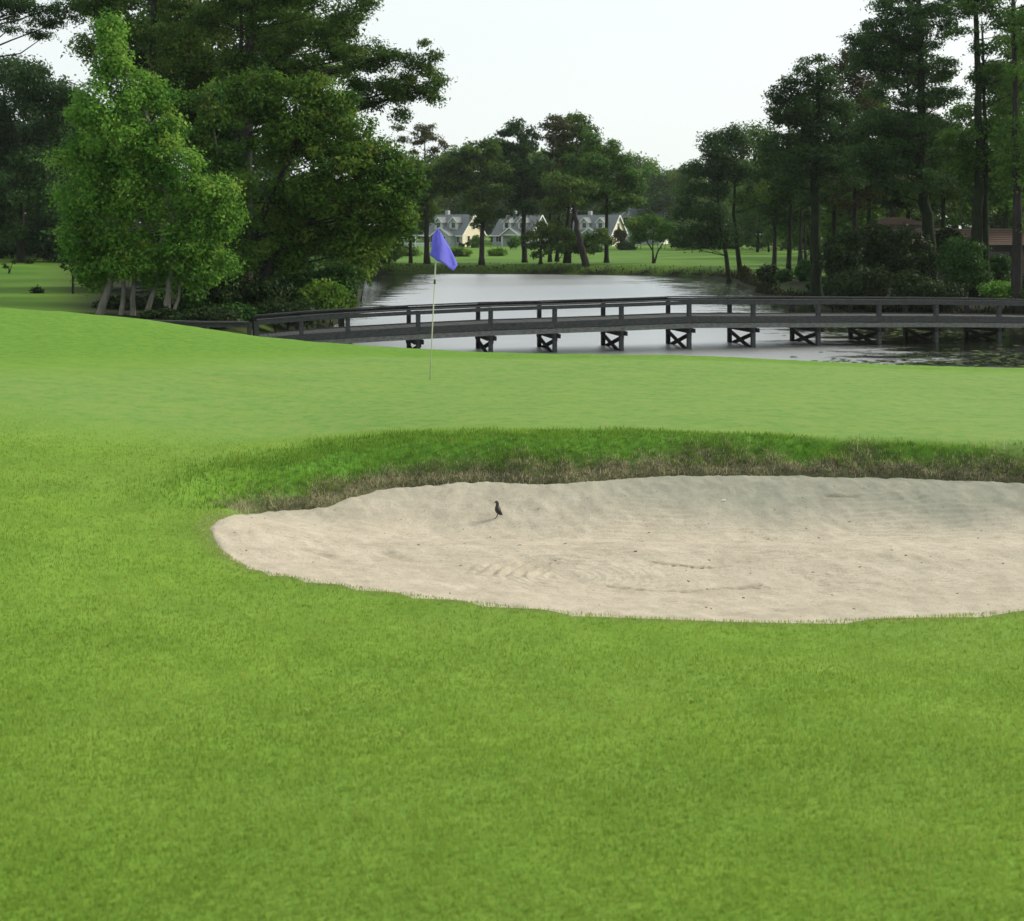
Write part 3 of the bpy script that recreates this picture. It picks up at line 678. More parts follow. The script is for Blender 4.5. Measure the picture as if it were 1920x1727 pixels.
make_tree('broadleaf_tree', 'mid green tree between the bright tree and the olive tree', 52,
    [(.16, [(396, 600), (402, 480), (410, 330), (400, 240)])],
    [(385, 190, 35, 30), (400, 230, 50, 35), (375, 270, 45, 35), (425, 290, 40, 35), (440, 320, 22, 18), (395, 330, 40, 35), (450, 350, 40, 44), (455, 420, 44, 44), (450, 480, 46, 40), (410, 430, 40, 44)],
    .50, .13, 'leaf_mid', 'bark_pale', cover=1.7, seed=16, squash=.85, varm=.55, varsd=.28)
make_tree('pine_tree', 'dense dark pine behind the two tall ones, filling the top of the left bank', 74,
    [(.3, [(380, 590), (378, 300), (375, -20)])],
    [(360, -20, 130, 50), (500, -30, 130, 50), (330, 50, 90, 50), (440, 60, 100, 50), (560, 60, 90, 50), (250, 30, 60, 60), (380, 130, 110, 50), (500, 140, 100, 40), (620, 130, 60, 36), (310, 190, 70, 40), (440, 210, 100, 40), (640, 40, 40, 40)],
    1.0, .21, 'needle', 'bark', cover=2.0, seed=18, squash=.55, gap=.08, varm=.5)
make_tree('broadleaf_tree', 'shaded dark tree filling the gap behind the bridge end', 64,
    [(.25, [(430, 600), (430, 420), (425, 250)]), (.15, [(520, 600), (515, 450)])],
    [(420, 300, 80, 90), (450, 400, 90, 80), (500, 470, 100, 70), (430, 520, 110, 60), (560, 520, 90, 50), (350, 200, 90, 70), (300, 480, 120, 60), (560, 400, 90, 70), (200, 460, 90, 60), (620, 480, 50, 40), (290, 100, 90, 70), (450, 190, 80, 60)],
    1.2, .26, 'needle_dark', 'bark', cover=1.9, seed=17, squash=.8)
for i, (lab, lob, tr, D) in enumerate([
    ('dark round topped tree at the left edge behind the lawn', [(20, 140, 60, 40), (75, 160, 60, 45), (110, 190, 50, 45), (40, 230, 100, 60), (0, 330, 110, 80), (60, 400, 110, 70), (-40, 230, 80, 80)], [(.3, [(40, 486), (40, 300)])], 98),
    ('dark tree behind the left lawn just left of the bright tree', [(120, 170, 40, 40), (140, 240, 60, 70), (110, 320, 80, 70), (150, 400, 90, 60), (100, 450, 90, 34), (200, 450, 60, 36)], [(.3, [(128, 486), (130, 260)])], 104),
    ('dark tree at the far left edge of the lawn', [(-60, 300, 80, 100), (-30, 430, 90, 60), (20, 450, 60, 34)], [(.25, [(-20, 486), (-20, 300)])], 110)]):
    make_tree('broadleaf_tree', lab, D, tr, lob, 1.2, .21, 'needle_dark', 'bark', cover=1.7, seed=20 + i, squash=.8, varm=.4)
for i, (lab, px, py, rx, ry, D, ml) in enumerate([
    ('dark green shrub hanging over the water at the bend of the left bank', 622, 520, 52, 52, 57, 'shrub'),
    ('low shrub just above the bridge rail, nearest the open water on the left', 596, 560, 60, 46, 51, 'leaf_olive'),
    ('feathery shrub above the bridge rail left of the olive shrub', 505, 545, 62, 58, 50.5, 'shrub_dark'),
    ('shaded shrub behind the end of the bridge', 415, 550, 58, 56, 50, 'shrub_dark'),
    ('small shrub between the pale stems and the bridge rail', 360, 560, 34, 36, 49, 'shrub'),
    ('olive shrub trailing to the waterline below the olive tree', 668, 505, 34, 34, 78, 'leaf_olive'),
    ('bank shrub at the far left corner of the pond', 712, 480, 30, 22, 135, 'shrub'),
    ('wide shrub on the left bank under the olive tree', 560, 505, 60, 36, 62, 'shrub'),
    ('olive shrub trailing over the water just above the bridge rail', 645, 570, 26, 30, 56, 'leaf_olive'),
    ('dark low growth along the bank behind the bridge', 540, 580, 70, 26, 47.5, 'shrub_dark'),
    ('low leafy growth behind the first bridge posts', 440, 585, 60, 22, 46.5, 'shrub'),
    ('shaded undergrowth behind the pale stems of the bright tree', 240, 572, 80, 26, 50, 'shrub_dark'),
    ('dark shrub added right behind the landing rail to stand for shade', 400, 592, 62, 20, 43.5, 'shrub_dark'),  # added as the darkness under the rail
    ('dark shrub added at the foot of the pale stems to stand for shade', 300, 592, 50, 16, 44.5, 'shrub_dark'),  # added to carry the same darkness further left
    ('reddish brown shaded bush under the trees behind the bridge', 455, 530, 38, 32, 55, 'needle_brown')]):
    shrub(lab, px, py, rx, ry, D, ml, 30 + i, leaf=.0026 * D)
# slender pine against the sky and yellow green tree beneath it
make_tree('pine_tree', 'slender thin-crowned pine standing against the sky right of the big bough', 137,
    [(.16, [(797, 480), (798, 380), (797, 300), (795, 236)])],
    [(795, 240, 22, 9), (790, 252, 27, 10), (812, 262, 24, 9), (780, 268, 18, 7), (828, 268, 10, 6), (835, 276, 9, 5), (815, 282, 18, 5), (775, 285, 16, 5), (812, 236, 8, 6), (755, 262, 14, 6), (742, 240, 16, 6)],
    .55, .20, 'needle_brown', 'bark', cover=1.4, seed=41, squash=.6, gap=.1, limbs=.6)
make_tree('broadleaf_tree', 'yellow green tree on the far left bank above the flag', 137,
    [(.2, [(770, 490), (768, 380), (775, 310)])],
    [(770, 310, 35, 26), (800, 330, 36, 28), (740, 340, 40, 30), (780, 365, 44, 30), (745, 395, 40, 30), (790, 400, 34, 26), (765, 425, 35, 24), (735, 440, 30, 24), (820, 350, 22, 20), (740, 465, 28, 18)],
    .95, .27, 'leaf_olive', 'bark', cover=1.8, seed=42, squash=.8, varm=.6)
make_tree('pine_tree', 'bare dark trunk standing just behind the flag', 136, [(.30, [(802, 484), (801, 440), (800, 392), (802, 330)])],
    [(805, 340, 34, 22), (830, 320, 30, 20), (840, 350, 30, 20), (790, 365, 26, 18)], .9, .3, 'needle', 'bark', cover=1.6, seed=43)
# pines on the far shore
FS = 139
far = [
 ('straight dark pine left of the small porch, second trunk right of the flag', [(.34, [(903, 491), (904, 440), (905, 350), (900, 290)])],
  [(868, 292, 30, 18), (900, 282, 36, 20), (925, 292, 22, 18), (850, 312, 30, 18), (885, 325, 40, 22), (925, 325, 34, 20), (870, 352, 36, 20), (918, 358, 40, 20), (895, 385, 34, 14), (915, 405, 22, 9), (850, 340, 24, 16), (895, 420, 14, 6)], 'needle', 135),
 ('pine with a bowed trunk and ragged rounded top between two porches', [(.36, [(984, 499), (981, 440), (984, 370), (980, 300), (975, 250)])],
  [(975, 238, 26, 12), (955, 252, 22, 12), (995, 255, 22, 12), (940, 270, 18, 12), (975, 275, 34, 16), (955, 300, 40, 20), (1000, 312, 36, 20), (965, 335, 46, 20), (1005, 350, 32, 18), (955, 365, 40, 16), (985, 388, 36, 14), (950, 400, 22, 9)], 'needle_dark', 139),
 ('thin pine at the left of the clustered trunks', [(.24, [(1031, 490), (1031, 420), (1034, 340), (1038, 250)])],
  [(1040, 226, 16, 9), (1030, 238, 18, 10), (1055, 242, 20, 14), (1035, 262, 22, 14), (1022, 330, 34, 20), (1030, 360, 34, 16), (1040, 300, 28, 18)], 'needle_brown', 141),
 ('pine in the middle of the clustered trunks with the highest green crown', [(.26, [(1044, 490), (1046, 430), (1055, 330), (1078, 250)])],
  [(1080, 226, 24, 12), (1068, 245, 34, 18), (1098, 245, 26, 16), (1075, 272, 42, 22), (1060, 300, 38, 22), (1100, 285, 34, 22)], 'needle', 143),
 ('pine with paired trunks near the white gable, crown spreading right', [(.26, [(1060, 491), (1064, 420), (1070, 340), (1085, 270)]), (.22, [(1067, 491), (1072, 420), (1092, 330)])],
  [(1108, 262, 20, 20), (1118, 285, 24, 18), (1095, 310, 40, 22), (1115, 320, 34, 20), (1075, 335, 42, 20), (1105, 350, 44, 20), (1080, 372, 40, 16)], 'leaf_mid', 137),
 ('thick trunked pine leaning left over the water', [(.46, [(1101, 505), (1092, 470), (1081, 430), (1076, 380), (1070, 330)])],
  [(1050, 345, 36, 18), (1085, 352, 34, 16), (1062, 375, 32, 14), (1035, 385, 26, 12)], 'needle', 132),
 ('lone straight pine right of the clustered trunks', [(.30, [(1137, 493), (1137, 440), (1138, 360), (1142, 290)])],
  [(1148, 272, 10, 8), (1140, 288, 22, 12), (1128, 305, 28, 18), (1160, 305, 28, 16), (1150, 328, 44, 20), (1185, 330, 28, 16), (1125, 345, 34, 18), (1175, 352, 38, 18), (1140, 370, 44, 16), (1180, 378, 26, 10), (1150, 392, 24, 8)], 'leaf_mid', 138)]
for i, (lab, tr, lob, ml, D) in enumerate(far):
    make_tree('pine_tree', lab, D, tr, [(l[0], l[1], l[2] * 1.15, l[3] * 1.25) for l in lob], .85, .25, ml, 'bark', cover=1.7, seed=50 + i, squash=.62, gap=.05, limbs=.4, group='pines on the far shore')
make_tree('cedar_tree', 'low bushy dark green tree in front of the clustered pine trunks', 134.5,
    [(.22, [(1013, 492), (1014, 465), (1018, 430)]), (.06, [(1040, 491), (1060, 470), (1075, 455)])],
    [(1030, 428, 30, 18), (1005, 445, 26, 18), (1050, 440, 32, 20), (1020, 462, 32, 14), (1060, 465, 30, 12), (1092, 455, 32, 16), (1005, 478, 12, 6), (1095, 470, 26, 8), (1115, 450, 24, 14), (1140, 452, 22, 12), (1125, 432, 18, 12)],
    .7, .24, 'needle', 'bark', cover=2.0, seed=60, squash=.6)
make_tree('forked_tree', 'small round tree with a forked trunk on the far lawn', 136,
    [(.13, [(1226, 492), (1224, 470), (1214, 455), (1205, 440)]), (.12, [(1226, 492), (1233, 472), (1243, 456), (1250, 440)]), (.12, [(1224, 478), (1224, 462), (1226, 430)])],
    [(1195, 428, 24, 16), (1222, 415, 26, 14), (1248, 430, 22, 16), (1205, 444, 22, 10), (1245, 446, 24, 9), (1188, 448, 14, 9), (1262, 440, 14, 14)],
    .6, .22, 'leaf_mid', 'bark', cover=1.8, seed=61, squash=.8, limbs=.3)
# the row of trees beyond the houses
rb = np.random.default_rng(77)
bgp = []
for j in range(3):
    root = make_tree('background_tree', 'tall hazy tree in the row beyond the grey roofed houses', 280,
        [(.35, [(960, 458), (961, 400), (960, 340)])],
        [(960 + rb.uniform(-10, 10), 318, 24, 13), (945, 338, 26, 16), (978, 335, 26, 16), (960, 360, 36, 20), (938, 382, 26, 18), (985, 384, 28, 18), (960, 410, 36, 20), (960, 436, 34, 16), (935 + 40 * (j % 2), 325, 14, 9)],
        1.7, .50, ['needle', 'leaf_mid', 'needle_dark'][j], 'bark', cover=1.5, seed=80 + j, squash=.7, gap=.08, group='trees beyond the houses', base_z=2.0)
    bgp.append(root)
spots = [(742, 300), (775, 300), (812, 288), (850, 272), (885, 270), (925, 258), (962, 262), (1000, 270), (1040, 278), (1085, 280), (1120, 285), (1160, 288), (1196, 282), (1222, 300), (1252, 318), (1282, 306), (1318, 300), (1352, 290), (1395, 290), (1440, 280)]
bgl = ['hazy tree behind the left bank above the small pergola', 'hazy tree seen past the slender thin-crowned pine', 'hazy tree just right of the slender thin-crowned pine', 'hazy tree above the roof of the first cottage',
 'hazy tree behind the sunlit-coloured gable of the first cottage', 'hazy tree in the gap between the first two far shore pines', 'hazy tree above the roof of the second cottage', 'hazy tree behind the ragged topped pine with the bowed trunk',
 'hazy tree behind the left of the clustered trunks', 'hazy tree behind the highest green crown of the far shore', 'hazy tree right behind the paired trunks', 'hazy tree behind the lone straight pine', 'hazy tree above the right sunlit-coloured gable',
 'hazy tree on the skyline right of the lone straight pine', 'low hazy tree above the blue grey roof', 'hazy tree in the notch of the skyline left of the leaning tree', 'hazy tree half hidden by the broad dark tree at the water',
 'hazy tree behind the broad dark tree at the water', 'hazy tree behind the ivy covered trunk', 'hazy tree behind the slender grey trunk of the right lawn']
def place_bg(o, px, topy, D, sc=1.0):
    o.location = (wx(px, D), D, 2.0); h0 = wz(305, 280) - 2.0; s = (wz(topy, D) - 2.0) / h0
    o.scale = (s * sc, s * sc, s); o.rotation_euler = (0, 0, rb.uniform(0, 6.28))
for i, (px, ty) in enumerate(spots):
    D = 275 + rb.uniform(-15, 40)
    if i < 3: o = bgp[i]
    else:
        src = bgp[i % 3]; o = src.copy(); COL.objects.link(o)
        for ch in list(src.children):
            c = ch.copy(); COL.objects.link(c); c.parent = o
    o['label'] = bgl[i]; place_bg(o, px, ty, D, rb.uniform(1.0, 1.25))
# right bank: from the leaning tree at the water to the tall pines at the edge
right = [
 ('tree', 'broad dark tree with a leaning trunk standing at the water on the right shore', 112, [(.26, [(1368, 524), (1362, 480), (1350, 420), (1345, 340)])],
   [(1345, 262, 34, 20), (1375, 255, 36, 20), (1320, 285, 30, 20), (1360, 290, 46, 24), (1400, 275, 34, 26), (1305, 318, 30, 20), (1345, 325, 50, 24), (1395, 320, 40, 26), (1290, 352, 28, 18), (1330, 360, 50, 22), (1285, 385, 28, 18), (1320, 400, 48, 24), (1270, 410, 20, 18), (1300, 435, 44, 20), (1350, 430, 34, 24), (1290, 455, 32, 10), (1335, 455, 30, 12)], 'needle_dark', 'ivy_bark', .95, .25, .8),
 ('tree', 'ivy covered trunk right of the leaning tree', 116, [(.28, [(1388, 515), (1383, 460), (1376, 400), (1380, 300)])],
   [(1415, 245, 22, 12), (1425, 262, 30, 16), (1440, 285, 36, 22), (1405, 330, 40, 24), (1450, 330, 40, 24), (1410, 370, 40, 24), (1440, 385, 36, 22)], 'needle', 'ivy_bark', .95, .25, .75),
 ('tree', 'slender grey trunk in the middle of the right lawn', 104, [(.24, [(1453, 494), (1452, 430), (1455, 330)])],
   [(1470, 300, 44, 26), (1450, 340, 44, 26), (1490, 345, 40, 26), (1455, 385, 40, 22), (1480, 405, 34, 18), (1440, 412, 26, 14), (1510, 390, 30, 26)], 'needle_dark', 'bark', .95, .25, .75),
 ('pine', 'black trunked pine with a ragged crown left of the dark thicket', 76, [(.42, [(1532, 560), (1530, 470), (1528, 360), (1532, 240), (1535, 130)])],
   [(1522, 112, 22, 10), (1545, 118, 16, 10), (1505, 130, 22, 11), (1535, 140, 34, 14), (1490, 155, 26, 12), (1465, 170, 22, 11), (1450, 180, 16, 9), (1510, 165, 40, 16), (1550, 165, 34, 20), (1480, 192, 34, 14), (1450, 210, 14, 8), (1520, 200, 50, 20), (1565, 205, 36, 22), (1490, 230, 46, 18), (1540, 250, 54, 24), (1480, 270, 46, 22), (1590, 260, 40, 26), (1540, 300, 60, 22), (1485, 320, 40, 22), (1570, 335, 50, 22)], 'needle_dark', 'ivy_bark', .62, .175, .85),
 ('pine', 'olive tinted pine between the two dark pines on the right', 80, [(.22, [(1600, 560), (1602, 400), (1598, 250)])],
   [(1588, 102, 12, 8), (1600, 115, 30, 14), (1580, 135, 32, 16), (1620, 140, 34, 20), (1595, 165, 40, 20), (1570, 185, 26, 14), (1610, 190, 36, 14), (1650, 330, 50, 30), (1600, 360, 50, 30)], 'needle_brown', 'bark', .62, .18, .7),
 ('pine', 'tall dark pine with a thick trunk and open boughs left of the brown roofed house', 70, [(.42, [(1748, 520), (1742, 430), (1730, 330), (1728, 220), (1725, 60), (1720, -60)])],
   [(1690, 10, 50, 22), (1665, 32, 26, 14), (1650, 55, 38, 20), (1700, 50, 50, 26), (1620, 75, 32, 14), (1605, 95, 26, 11), (1660, 90, 60, 24), (1710, 95, 44, 26), (1640, 118, 50, 18), (1690, 135, 50, 20), (1755, 40, 50, 26), (1760, 130, 46, 16), (1735, 190, 50, 12), (1780, 175, 34, 12), (1650, 175, 30, 10), (1690, 222, 60, 14), (1745, 245, 66, 20), (1640, 235, 46, 20), (1670, 270, 66, 24), (1740, 290, 70, 24), (1620, 300, 50, 26), (1700, 330, 80, 26), (1780, -20, 60, 26)], 'needle_dark', 'ivy_bark', .60, .16, .9),
 ('pine', 'pine with a double ivy grown trunk near the right edge', 66, [(.36, [(1832, 530), (1832, 420), (1838, 300), (1832, 120), (1828, -60)]), (.20, [(1848, 530), (1850, 300), (1842, 60)])],
   [(1850, 0, 60, 12), (1800, 22, 40, 9), (1880, 30, 30, 22), (1800, 60, 26, 7), (1905, 75, 34, 34), (1850, 92, 30, 7), (1870, 140, 50, 22), (1830, 150, 30, 14), (1905, 150, 40, 30), (1900, 215, 40, 18), (1860, 240, 46, 12), (1840, 260, 60, 20), (1900, 275, 50, 30), (1790, 262, 40, 14), (1860, 310, 60, 26), (1805, 300, 40, 22)], 'leaf_mid', 'ivy_bark', .58, .15, .8),
 ('pine', 'bare grey trunk at the right edge in front of the brown roofed house', 62, [(.30, [(1906, 560), (1906, 400), (1904, 250), (1902, -60)])],
   [(1925, 60, 50, 40), (1940, 150, 60, 50), (1930, 260, 60, 50), (1940, 350, 50, 60), (1900, 330, 40, 30), (1960, -20, 80, 60)], 'leaf_mid', 'bark', .7, .17, .6),
]
for i, (kd, lab, D, tr, lob, ml, mb, sub, leaf, cov) in enumerate(right):
    if kd == 'pine': lob = [(l[0], l[1], l[2] * 1.12, l[3] * 1.55) for l in lob]
    make_tree('pine_tree' if kd == 'pine' else 'broadleaf_tree', lab, D, tr, lob, sub, leaf, ml, mb, cover=cov * 2.3, seed=100 + i, squash=.58 if kd == 'pine' else .72, gap=.05 if kd == 'pine' else .02, limbs=.45, flat=.7)
# taller trees behind them
for i, (lab, D, px, ty, ml, w) in enumerate([
    ('leafy tree filling the gap left of the black trunked pine', 100, 1478, 210, 'needle', .8),
    ('dense dark tree right behind the black trunked pine', 96, 1560, 190, 'needle_dark', 1.0),
    ('tall dense tree between the black trunked pine and the thick trunk', 94, 1625, 185, 'needle', 1.0),
    ('tall dark tree behind the thick trunked pine', 96, 1700, 60, 'needle_dark', 1.0),
    ('green tree right of the thick trunked pine', 92, 1765, 235, 'leaf_olive', .9),
    ('tall tree behind the double ivy grown trunk', 90, 1880, 120, 'leaf_mid', 1.1),
    ('tall tree at the right edge behind the grey trunk', 88, 1950, 20, 'leaf_mid', 1.1)]):
    b_ = HZ + (CAMZ - 1.0) * F / D; k = w * 1.15; h_ = 400 - ty; nl = []
    q_ = random.Random(300 + i)
    for t in range(int(h_ / 24)):
        yy_ = ty + 14 + t * 24; ww_ = k * (26 + 40 * min(1, t / 3))
        for s_ in (-1, 0, 1): nl.append((px + s_ * ww_ * .62 + q_.uniform(-8, 8), yy_ + q_.uniform(-9, 9), ww_ * q_.uniform(.38, .6), 17 * q_.uniform(.8, 1.2)))
    make_tree('broadleaf_tree', lab, D, [(.24, [(px, b_), (px + 4, 400), (px, ty + 20)])], nl, .9, .22, ml, 'ivy_bark', cover=1.6, seed=180 + i, squash=.65, gap=.10, fill=.8)
# wood behind on the right
for i, (lab, D, px, ty, ml, w) in enumerate([
    ('olive green tree deep in the right hand wood behind the black trunked pine', 128, 1500, 300, 'leaf_mid', 1.0),
    ('sunlit green tree behind the thick trunk on the right', 120, 1600, 330, 'leaf_olive', 1.0),
    ('dark tree closing the wood above the thicket', 132, 1670, 310, 'needle', 1.2),
    ('yellow green tree glowing between the two thick trunks', 118, 1785, 270, 'leaf_olive', 1.0),
    ('dark tree behind the brown roofed house', 126, 1870, 280, 'needle', 1.2),
    ('tree behind the brown roofed house at the right edge', 130, 1960, 260, 'needle', 1.2),
    ('dark tree at the back of the right lawn', 190, 1420, 330, 'leaf_mid', 1.3),
    ('tree at the back of the right lawn beside the slender grey trunk', 180, 1500, 320, 'needle', 1.3)]):
    k = w * 130 / D * .85
    b_ = HZ + (CAMZ - 1.0) * F / D
    h_ = b_ - ty
    make_tree('broadleaf_tree', lab, D, [(.22, [(px, b_), (px + 3, ty + h_ * .45), (px, ty + 20)]), (.16, [(px + 22, b_), (px + 18, ty + h_ * .5)])],
        [(px, ty + 20, 40 * k, 24), (px - 34 * k, ty + 50, 40 * k, 28), (px + 36 * k, ty + 46, 42 * k, 28), (px, ty + 80, 60 * k, 34), (px - 40 * k, ty + 105, 40 * k, 30), (px + 44 * k, ty + 108, 42 * k, 30)] + ([(px, ty + 135, 55 * k, 24)] if i not in (6, 7) else []),
        1.15, .30, ml, 'ivy_bark', cover=1.7, seed=120 + i, squash=.75, varm=.5)
for i, (px, D, lab) in enumerate([(1503, 98, 'thin dark trunk close beside the black trunked pine'), (1480, 130, 'thin trunk at the edge of the right hand wood'), (1672, 92, 'thin pale trunk rising out of the thicket'), (1512, 112, 'second thin dark trunk left of the black trunked pine')]):
    b_ = HZ + (CAMZ - float(gz(wx(px, D), D))) * F / D
    make_tree('broadleaf_tree', lab, D, [(.17, [(px, b_), (px - 3, 440), (px + 2, 300)])], [(px, 300, 34, 26), (px + 10, 335, 38, 22), (px - 16, 350, 30, 18)], .9, .24, 'needle', 'bark', cover=1.6, seed=140 + i)
for i, (lab, px, py, rx, ry, D, ml) in enumerate([
    ('tall dark thicket shrub beside the black trunked pine', 1575, 470, 52, 75, 68, 'shrub_dark'),
    ('tallest dark shrub in the middle of the thicket', 1640, 460, 62, 72, 70, 'shrub_dark'),
    ('dark shrub at the right of the thicket under the thick trunk', 1712, 470, 58, 70, 68, 'shrub_dark'),
    ('low black shaded shrub at the foot of the thicket', 1610, 530, 70, 44, 65.5, 'shrub_dark'),
    ('low shaded shrub at the waterline right of the thicket', 1720, 535, 60, 40, 64, 'shrub_dark'),
    ('green shrub in front of the brown roofed house', 1800, 492, 58, 58, 66, 'shrub'),
    ('tall leafy shrub screening the left of the brown roof', 1778, 445, 36, 42, 72, 'shrub_dark'),
    ('shrub under the eaves between the two ivy grown trunks', 1868, 500, 34, 40, 70, 'shrub'),
    ('dark shrub at the water in front of the brown roofed house', 1770, 545, 50, 30, 64, 'shrub_dark'),
    ('fresh green low bush at the right edge above the bridge rail', 1885, 545, 50, 22, 63, 'leaf_bright'),
    ('low bush beyond the right edge of the thicket', 1950, 530, 50, 40, 63, 'shrub_dark'),
    ('round dark bush on the bank at the foot of the slender grey trunk', 1440, 508, 30, 22, 97, 'shrub_dark'),
    ('brighter bush right of the round dark bush', 1472, 512, 20, 18, 95, 'shrub'),
    ('bush at the foot of the black trunked pine', 1508, 505, 24, 26, 92, 'shrub'),
    ('brownish bush behind the leaning tree at the water', 1396, 508, 16, 16, 108, 'needle_brown'),
    ('low bush on the grassy spit', 1540, 530, 34, 22, 80, 'shrub'),
    ('pale hedge at the back of the right lawn', 1420, 452, 30, 12, 205, 'leaf_olive'),
    ('grey green hedge at the back of the right lawn near the wood', 1475, 455, 26, 12, 200, 'leaf_mid')]):
    shrub(lab, px, py, rx, ry, D, ml, 160 + i, leaf=.0020 * D)
# gardens in front of the houses and the hedge bank left of the pond
for i, (lab, px, py, rx, ry, D, ml) in enumerate([
    ('long low hedge on the lawn behind the flag', 765, 472, 30, 9, 165, 'leaf_olive'), ('hedge right of the flag below the porch', 862, 472, 26, 10, 165, 'leaf_olive'),
    ('low hedge between the two dark pine trunks', 935, 472, 22, 8, 168, 'leaf_olive'), ('round clipped bush beside the lit gable', 878, 456, 5, 5, 225, 'shrub_dark'),
    ('flat dark bush below the porch window', 866, 459, 7, 3.5, 225, 'shrub_dark'), ('pale bush covering the foot of the lit gable', 892, 450, 13, 16, 222, 'leaf_olive'),
    ('garden bush beside the second porch', 962, 452, 16, 12, 205, 'leaf_mid'), ('garden bush below the third porch', 1105, 445, 20, 14, 215, 'leaf_mid'),
    ('flowering bush over the foot of the right gable', 1163, 440, 12, 17, 210, 'needle_brown'), ('bright garden tree in front of the blue grey roof', 1195, 420, 22, 20, 215, 'leaf_olive'),
    ('green garden bush below the blue grey roof', 1240, 432, 22, 18, 212, 'leaf_mid'), ('dark garden bush left of the round tree', 1172, 458, 18, 10, 205, 'shrub_dark'),
    ('bushy hedge below the lone straight pine', 1118, 468, 24, 7, 190, 'shrub'), ('shrub under the yellow green tree on the left bank', 735, 478, 20, 12, 137, 'leaf_olive'),
    ('dark bush right of the forked tree', 1275, 452, 22, 12, 200, 'shrub_dark'), ('hedge at the far end of the right lawn', 1320, 456, 30, 10, 215, 'shrub_dark'),
    ('hedge beside the leaning tree', 1370, 456, 26, 10, 215, 'shrub')]):
    shrub(lab, px, py, rx, ry, D, ml, 200 + i, leaf=.0022 * D, sub=max(.3, .35 * rx / F * D))
# left lawn: small plants
shrub('low round bush standing alone in the left lawn', 68, 546, 12, 8, 58, 'shrub_dark', 240, leaf=.10, cover=1.3)
shrub('dark bush on the far edge of the left lawn', 55, 490, 10, 6, 96, 'shrub_dark', 241, leaf=.14)
make_tree('sapling', 'small dark forked sapling at the left edge of the lawn', 76, [(.06, [(17, 516), (17, 505), (10, 498)]), (.04, [(17, 508), (22, 498), (27, 490)])],
    [(8, 497, 6, 3), (26, 491, 4, 4), (14, 501, 6, 3)], .16, .10, 'shrub_dark', 'bark', cover=1.5, seed=242, limbs=.3)
# dense wood masses that close the view on both sides
def wood_mass(label, boxes, seed, mleaf, lf=.34):
    r = np.random.default_rng(seed); C = []
    for (x0, x1, y0, y1, h, n) in boxes:
        for _ in range(n):
            x = r.uniform(x0, x1); y = r.uniform(y0, y1); s = r.uniform(1.6, 3.0)
            C.append([x, y, float(land(x, y)) + h * r.uniform(0, 1) ** .8, s, s, s * .8, np.clip(r.normal(.35, .2), 0, 1)])
    v, var = leaves(np.array(C), lf, 1.5, r)
    return tag(link('wood_mass', np_mesh('wood_mass', v, np.arange(len(v)).reshape(-1, 3), False, {'var': var}), M[mleaf]), label, 'wood', None, 'stuff')
wood_mass('dark dense wood closing the view behind the left bank trees', [(-75, -14, 116, 135, 15, 260), (-95, -50, 112, 130, 18, 160)], 5, 'needle_dark')
wood_mass('dark wood closing the view behind the right hand trees', [(38, 110, 140, 165, 12, 260), (62, 130, 95, 140, 16, 140), (30, 60, 205, 225, 12, 60)], 6, 'needle')
wood_mass('hazy line of woodland on the horizon beyond the houses', [(-110, 120, 325, 345, 13, 300)], 9, 'needle', .8)

# ---------------------------------------------------------------- timber bridge
S_ = .25; Y0 = 44.0; WD = 2.2; NX, NY = -math.sin(math.atan(S_)), math.cos(math.atan(S_))
DX, DY = math.cos(math.atan(S_)), math.sin(math.atan(S_))
def bpt(px):
    t = (px - 960) / F; Y = Y0 / (1 - S_ * t); return Vector((t * Y, Y, 0))
bents = [(481, 601), (565, 594), (652, 588), (784, 581), (920, 575), (1040, 571.5), (1165, 567.5), (1292, 563), (1412, 563), (1534, 563), (1648, 563.5), (1755, 564), (1873, 565.5), (1990, 568), (2105, 571), (2215, 575)]
BP = []
for px, py in bents:
    p = bpt(px); p.z = wz(py, p.y); BP.append(p)
off = Vector((NX, NY, 0)) * WD
br = empty('timber_bridge', (BP[0].x, BP[0].y, float(gz(BP[0].x, BP[0].y))), 'weathered grey timber footbridge arching low over the pond', 'bridge')
org = Vector(br.location)
DK = .70   # deck below rail
def bpart(name, mb, mat='wood'): 
    me = mb.mesh(name); me.transform(Matrix.Translation(-org)); return link(name, me, M[mat], br)
for i, p in enumerate(BP):
    for side, q in ((0, p), (1, p + off)):
        gzq = min(float(gz(q.x, q.y)), 0.6) - .5
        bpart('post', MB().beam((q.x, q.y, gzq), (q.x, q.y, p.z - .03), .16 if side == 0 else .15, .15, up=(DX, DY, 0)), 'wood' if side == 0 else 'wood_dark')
    zc = p.z - DK - .40
    a, b = p - Vector((NX, NY, 0)) * .22, p + off + Vector((NX, NY, 0)) * .15
    wet = float(gz(p.x, p.y)) < .25
    if wet:
        sh = Vector((DX, DY, 0)) * .13
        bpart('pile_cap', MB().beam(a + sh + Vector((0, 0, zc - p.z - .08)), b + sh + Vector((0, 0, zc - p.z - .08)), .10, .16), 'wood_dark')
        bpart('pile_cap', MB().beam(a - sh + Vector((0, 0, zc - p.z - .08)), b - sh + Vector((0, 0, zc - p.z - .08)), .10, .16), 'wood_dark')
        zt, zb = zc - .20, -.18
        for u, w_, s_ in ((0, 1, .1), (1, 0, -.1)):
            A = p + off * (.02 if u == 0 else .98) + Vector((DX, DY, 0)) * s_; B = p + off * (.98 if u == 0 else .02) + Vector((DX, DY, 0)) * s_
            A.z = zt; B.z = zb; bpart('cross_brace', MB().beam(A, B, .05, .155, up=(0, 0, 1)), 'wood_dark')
rj = random.Random(4)
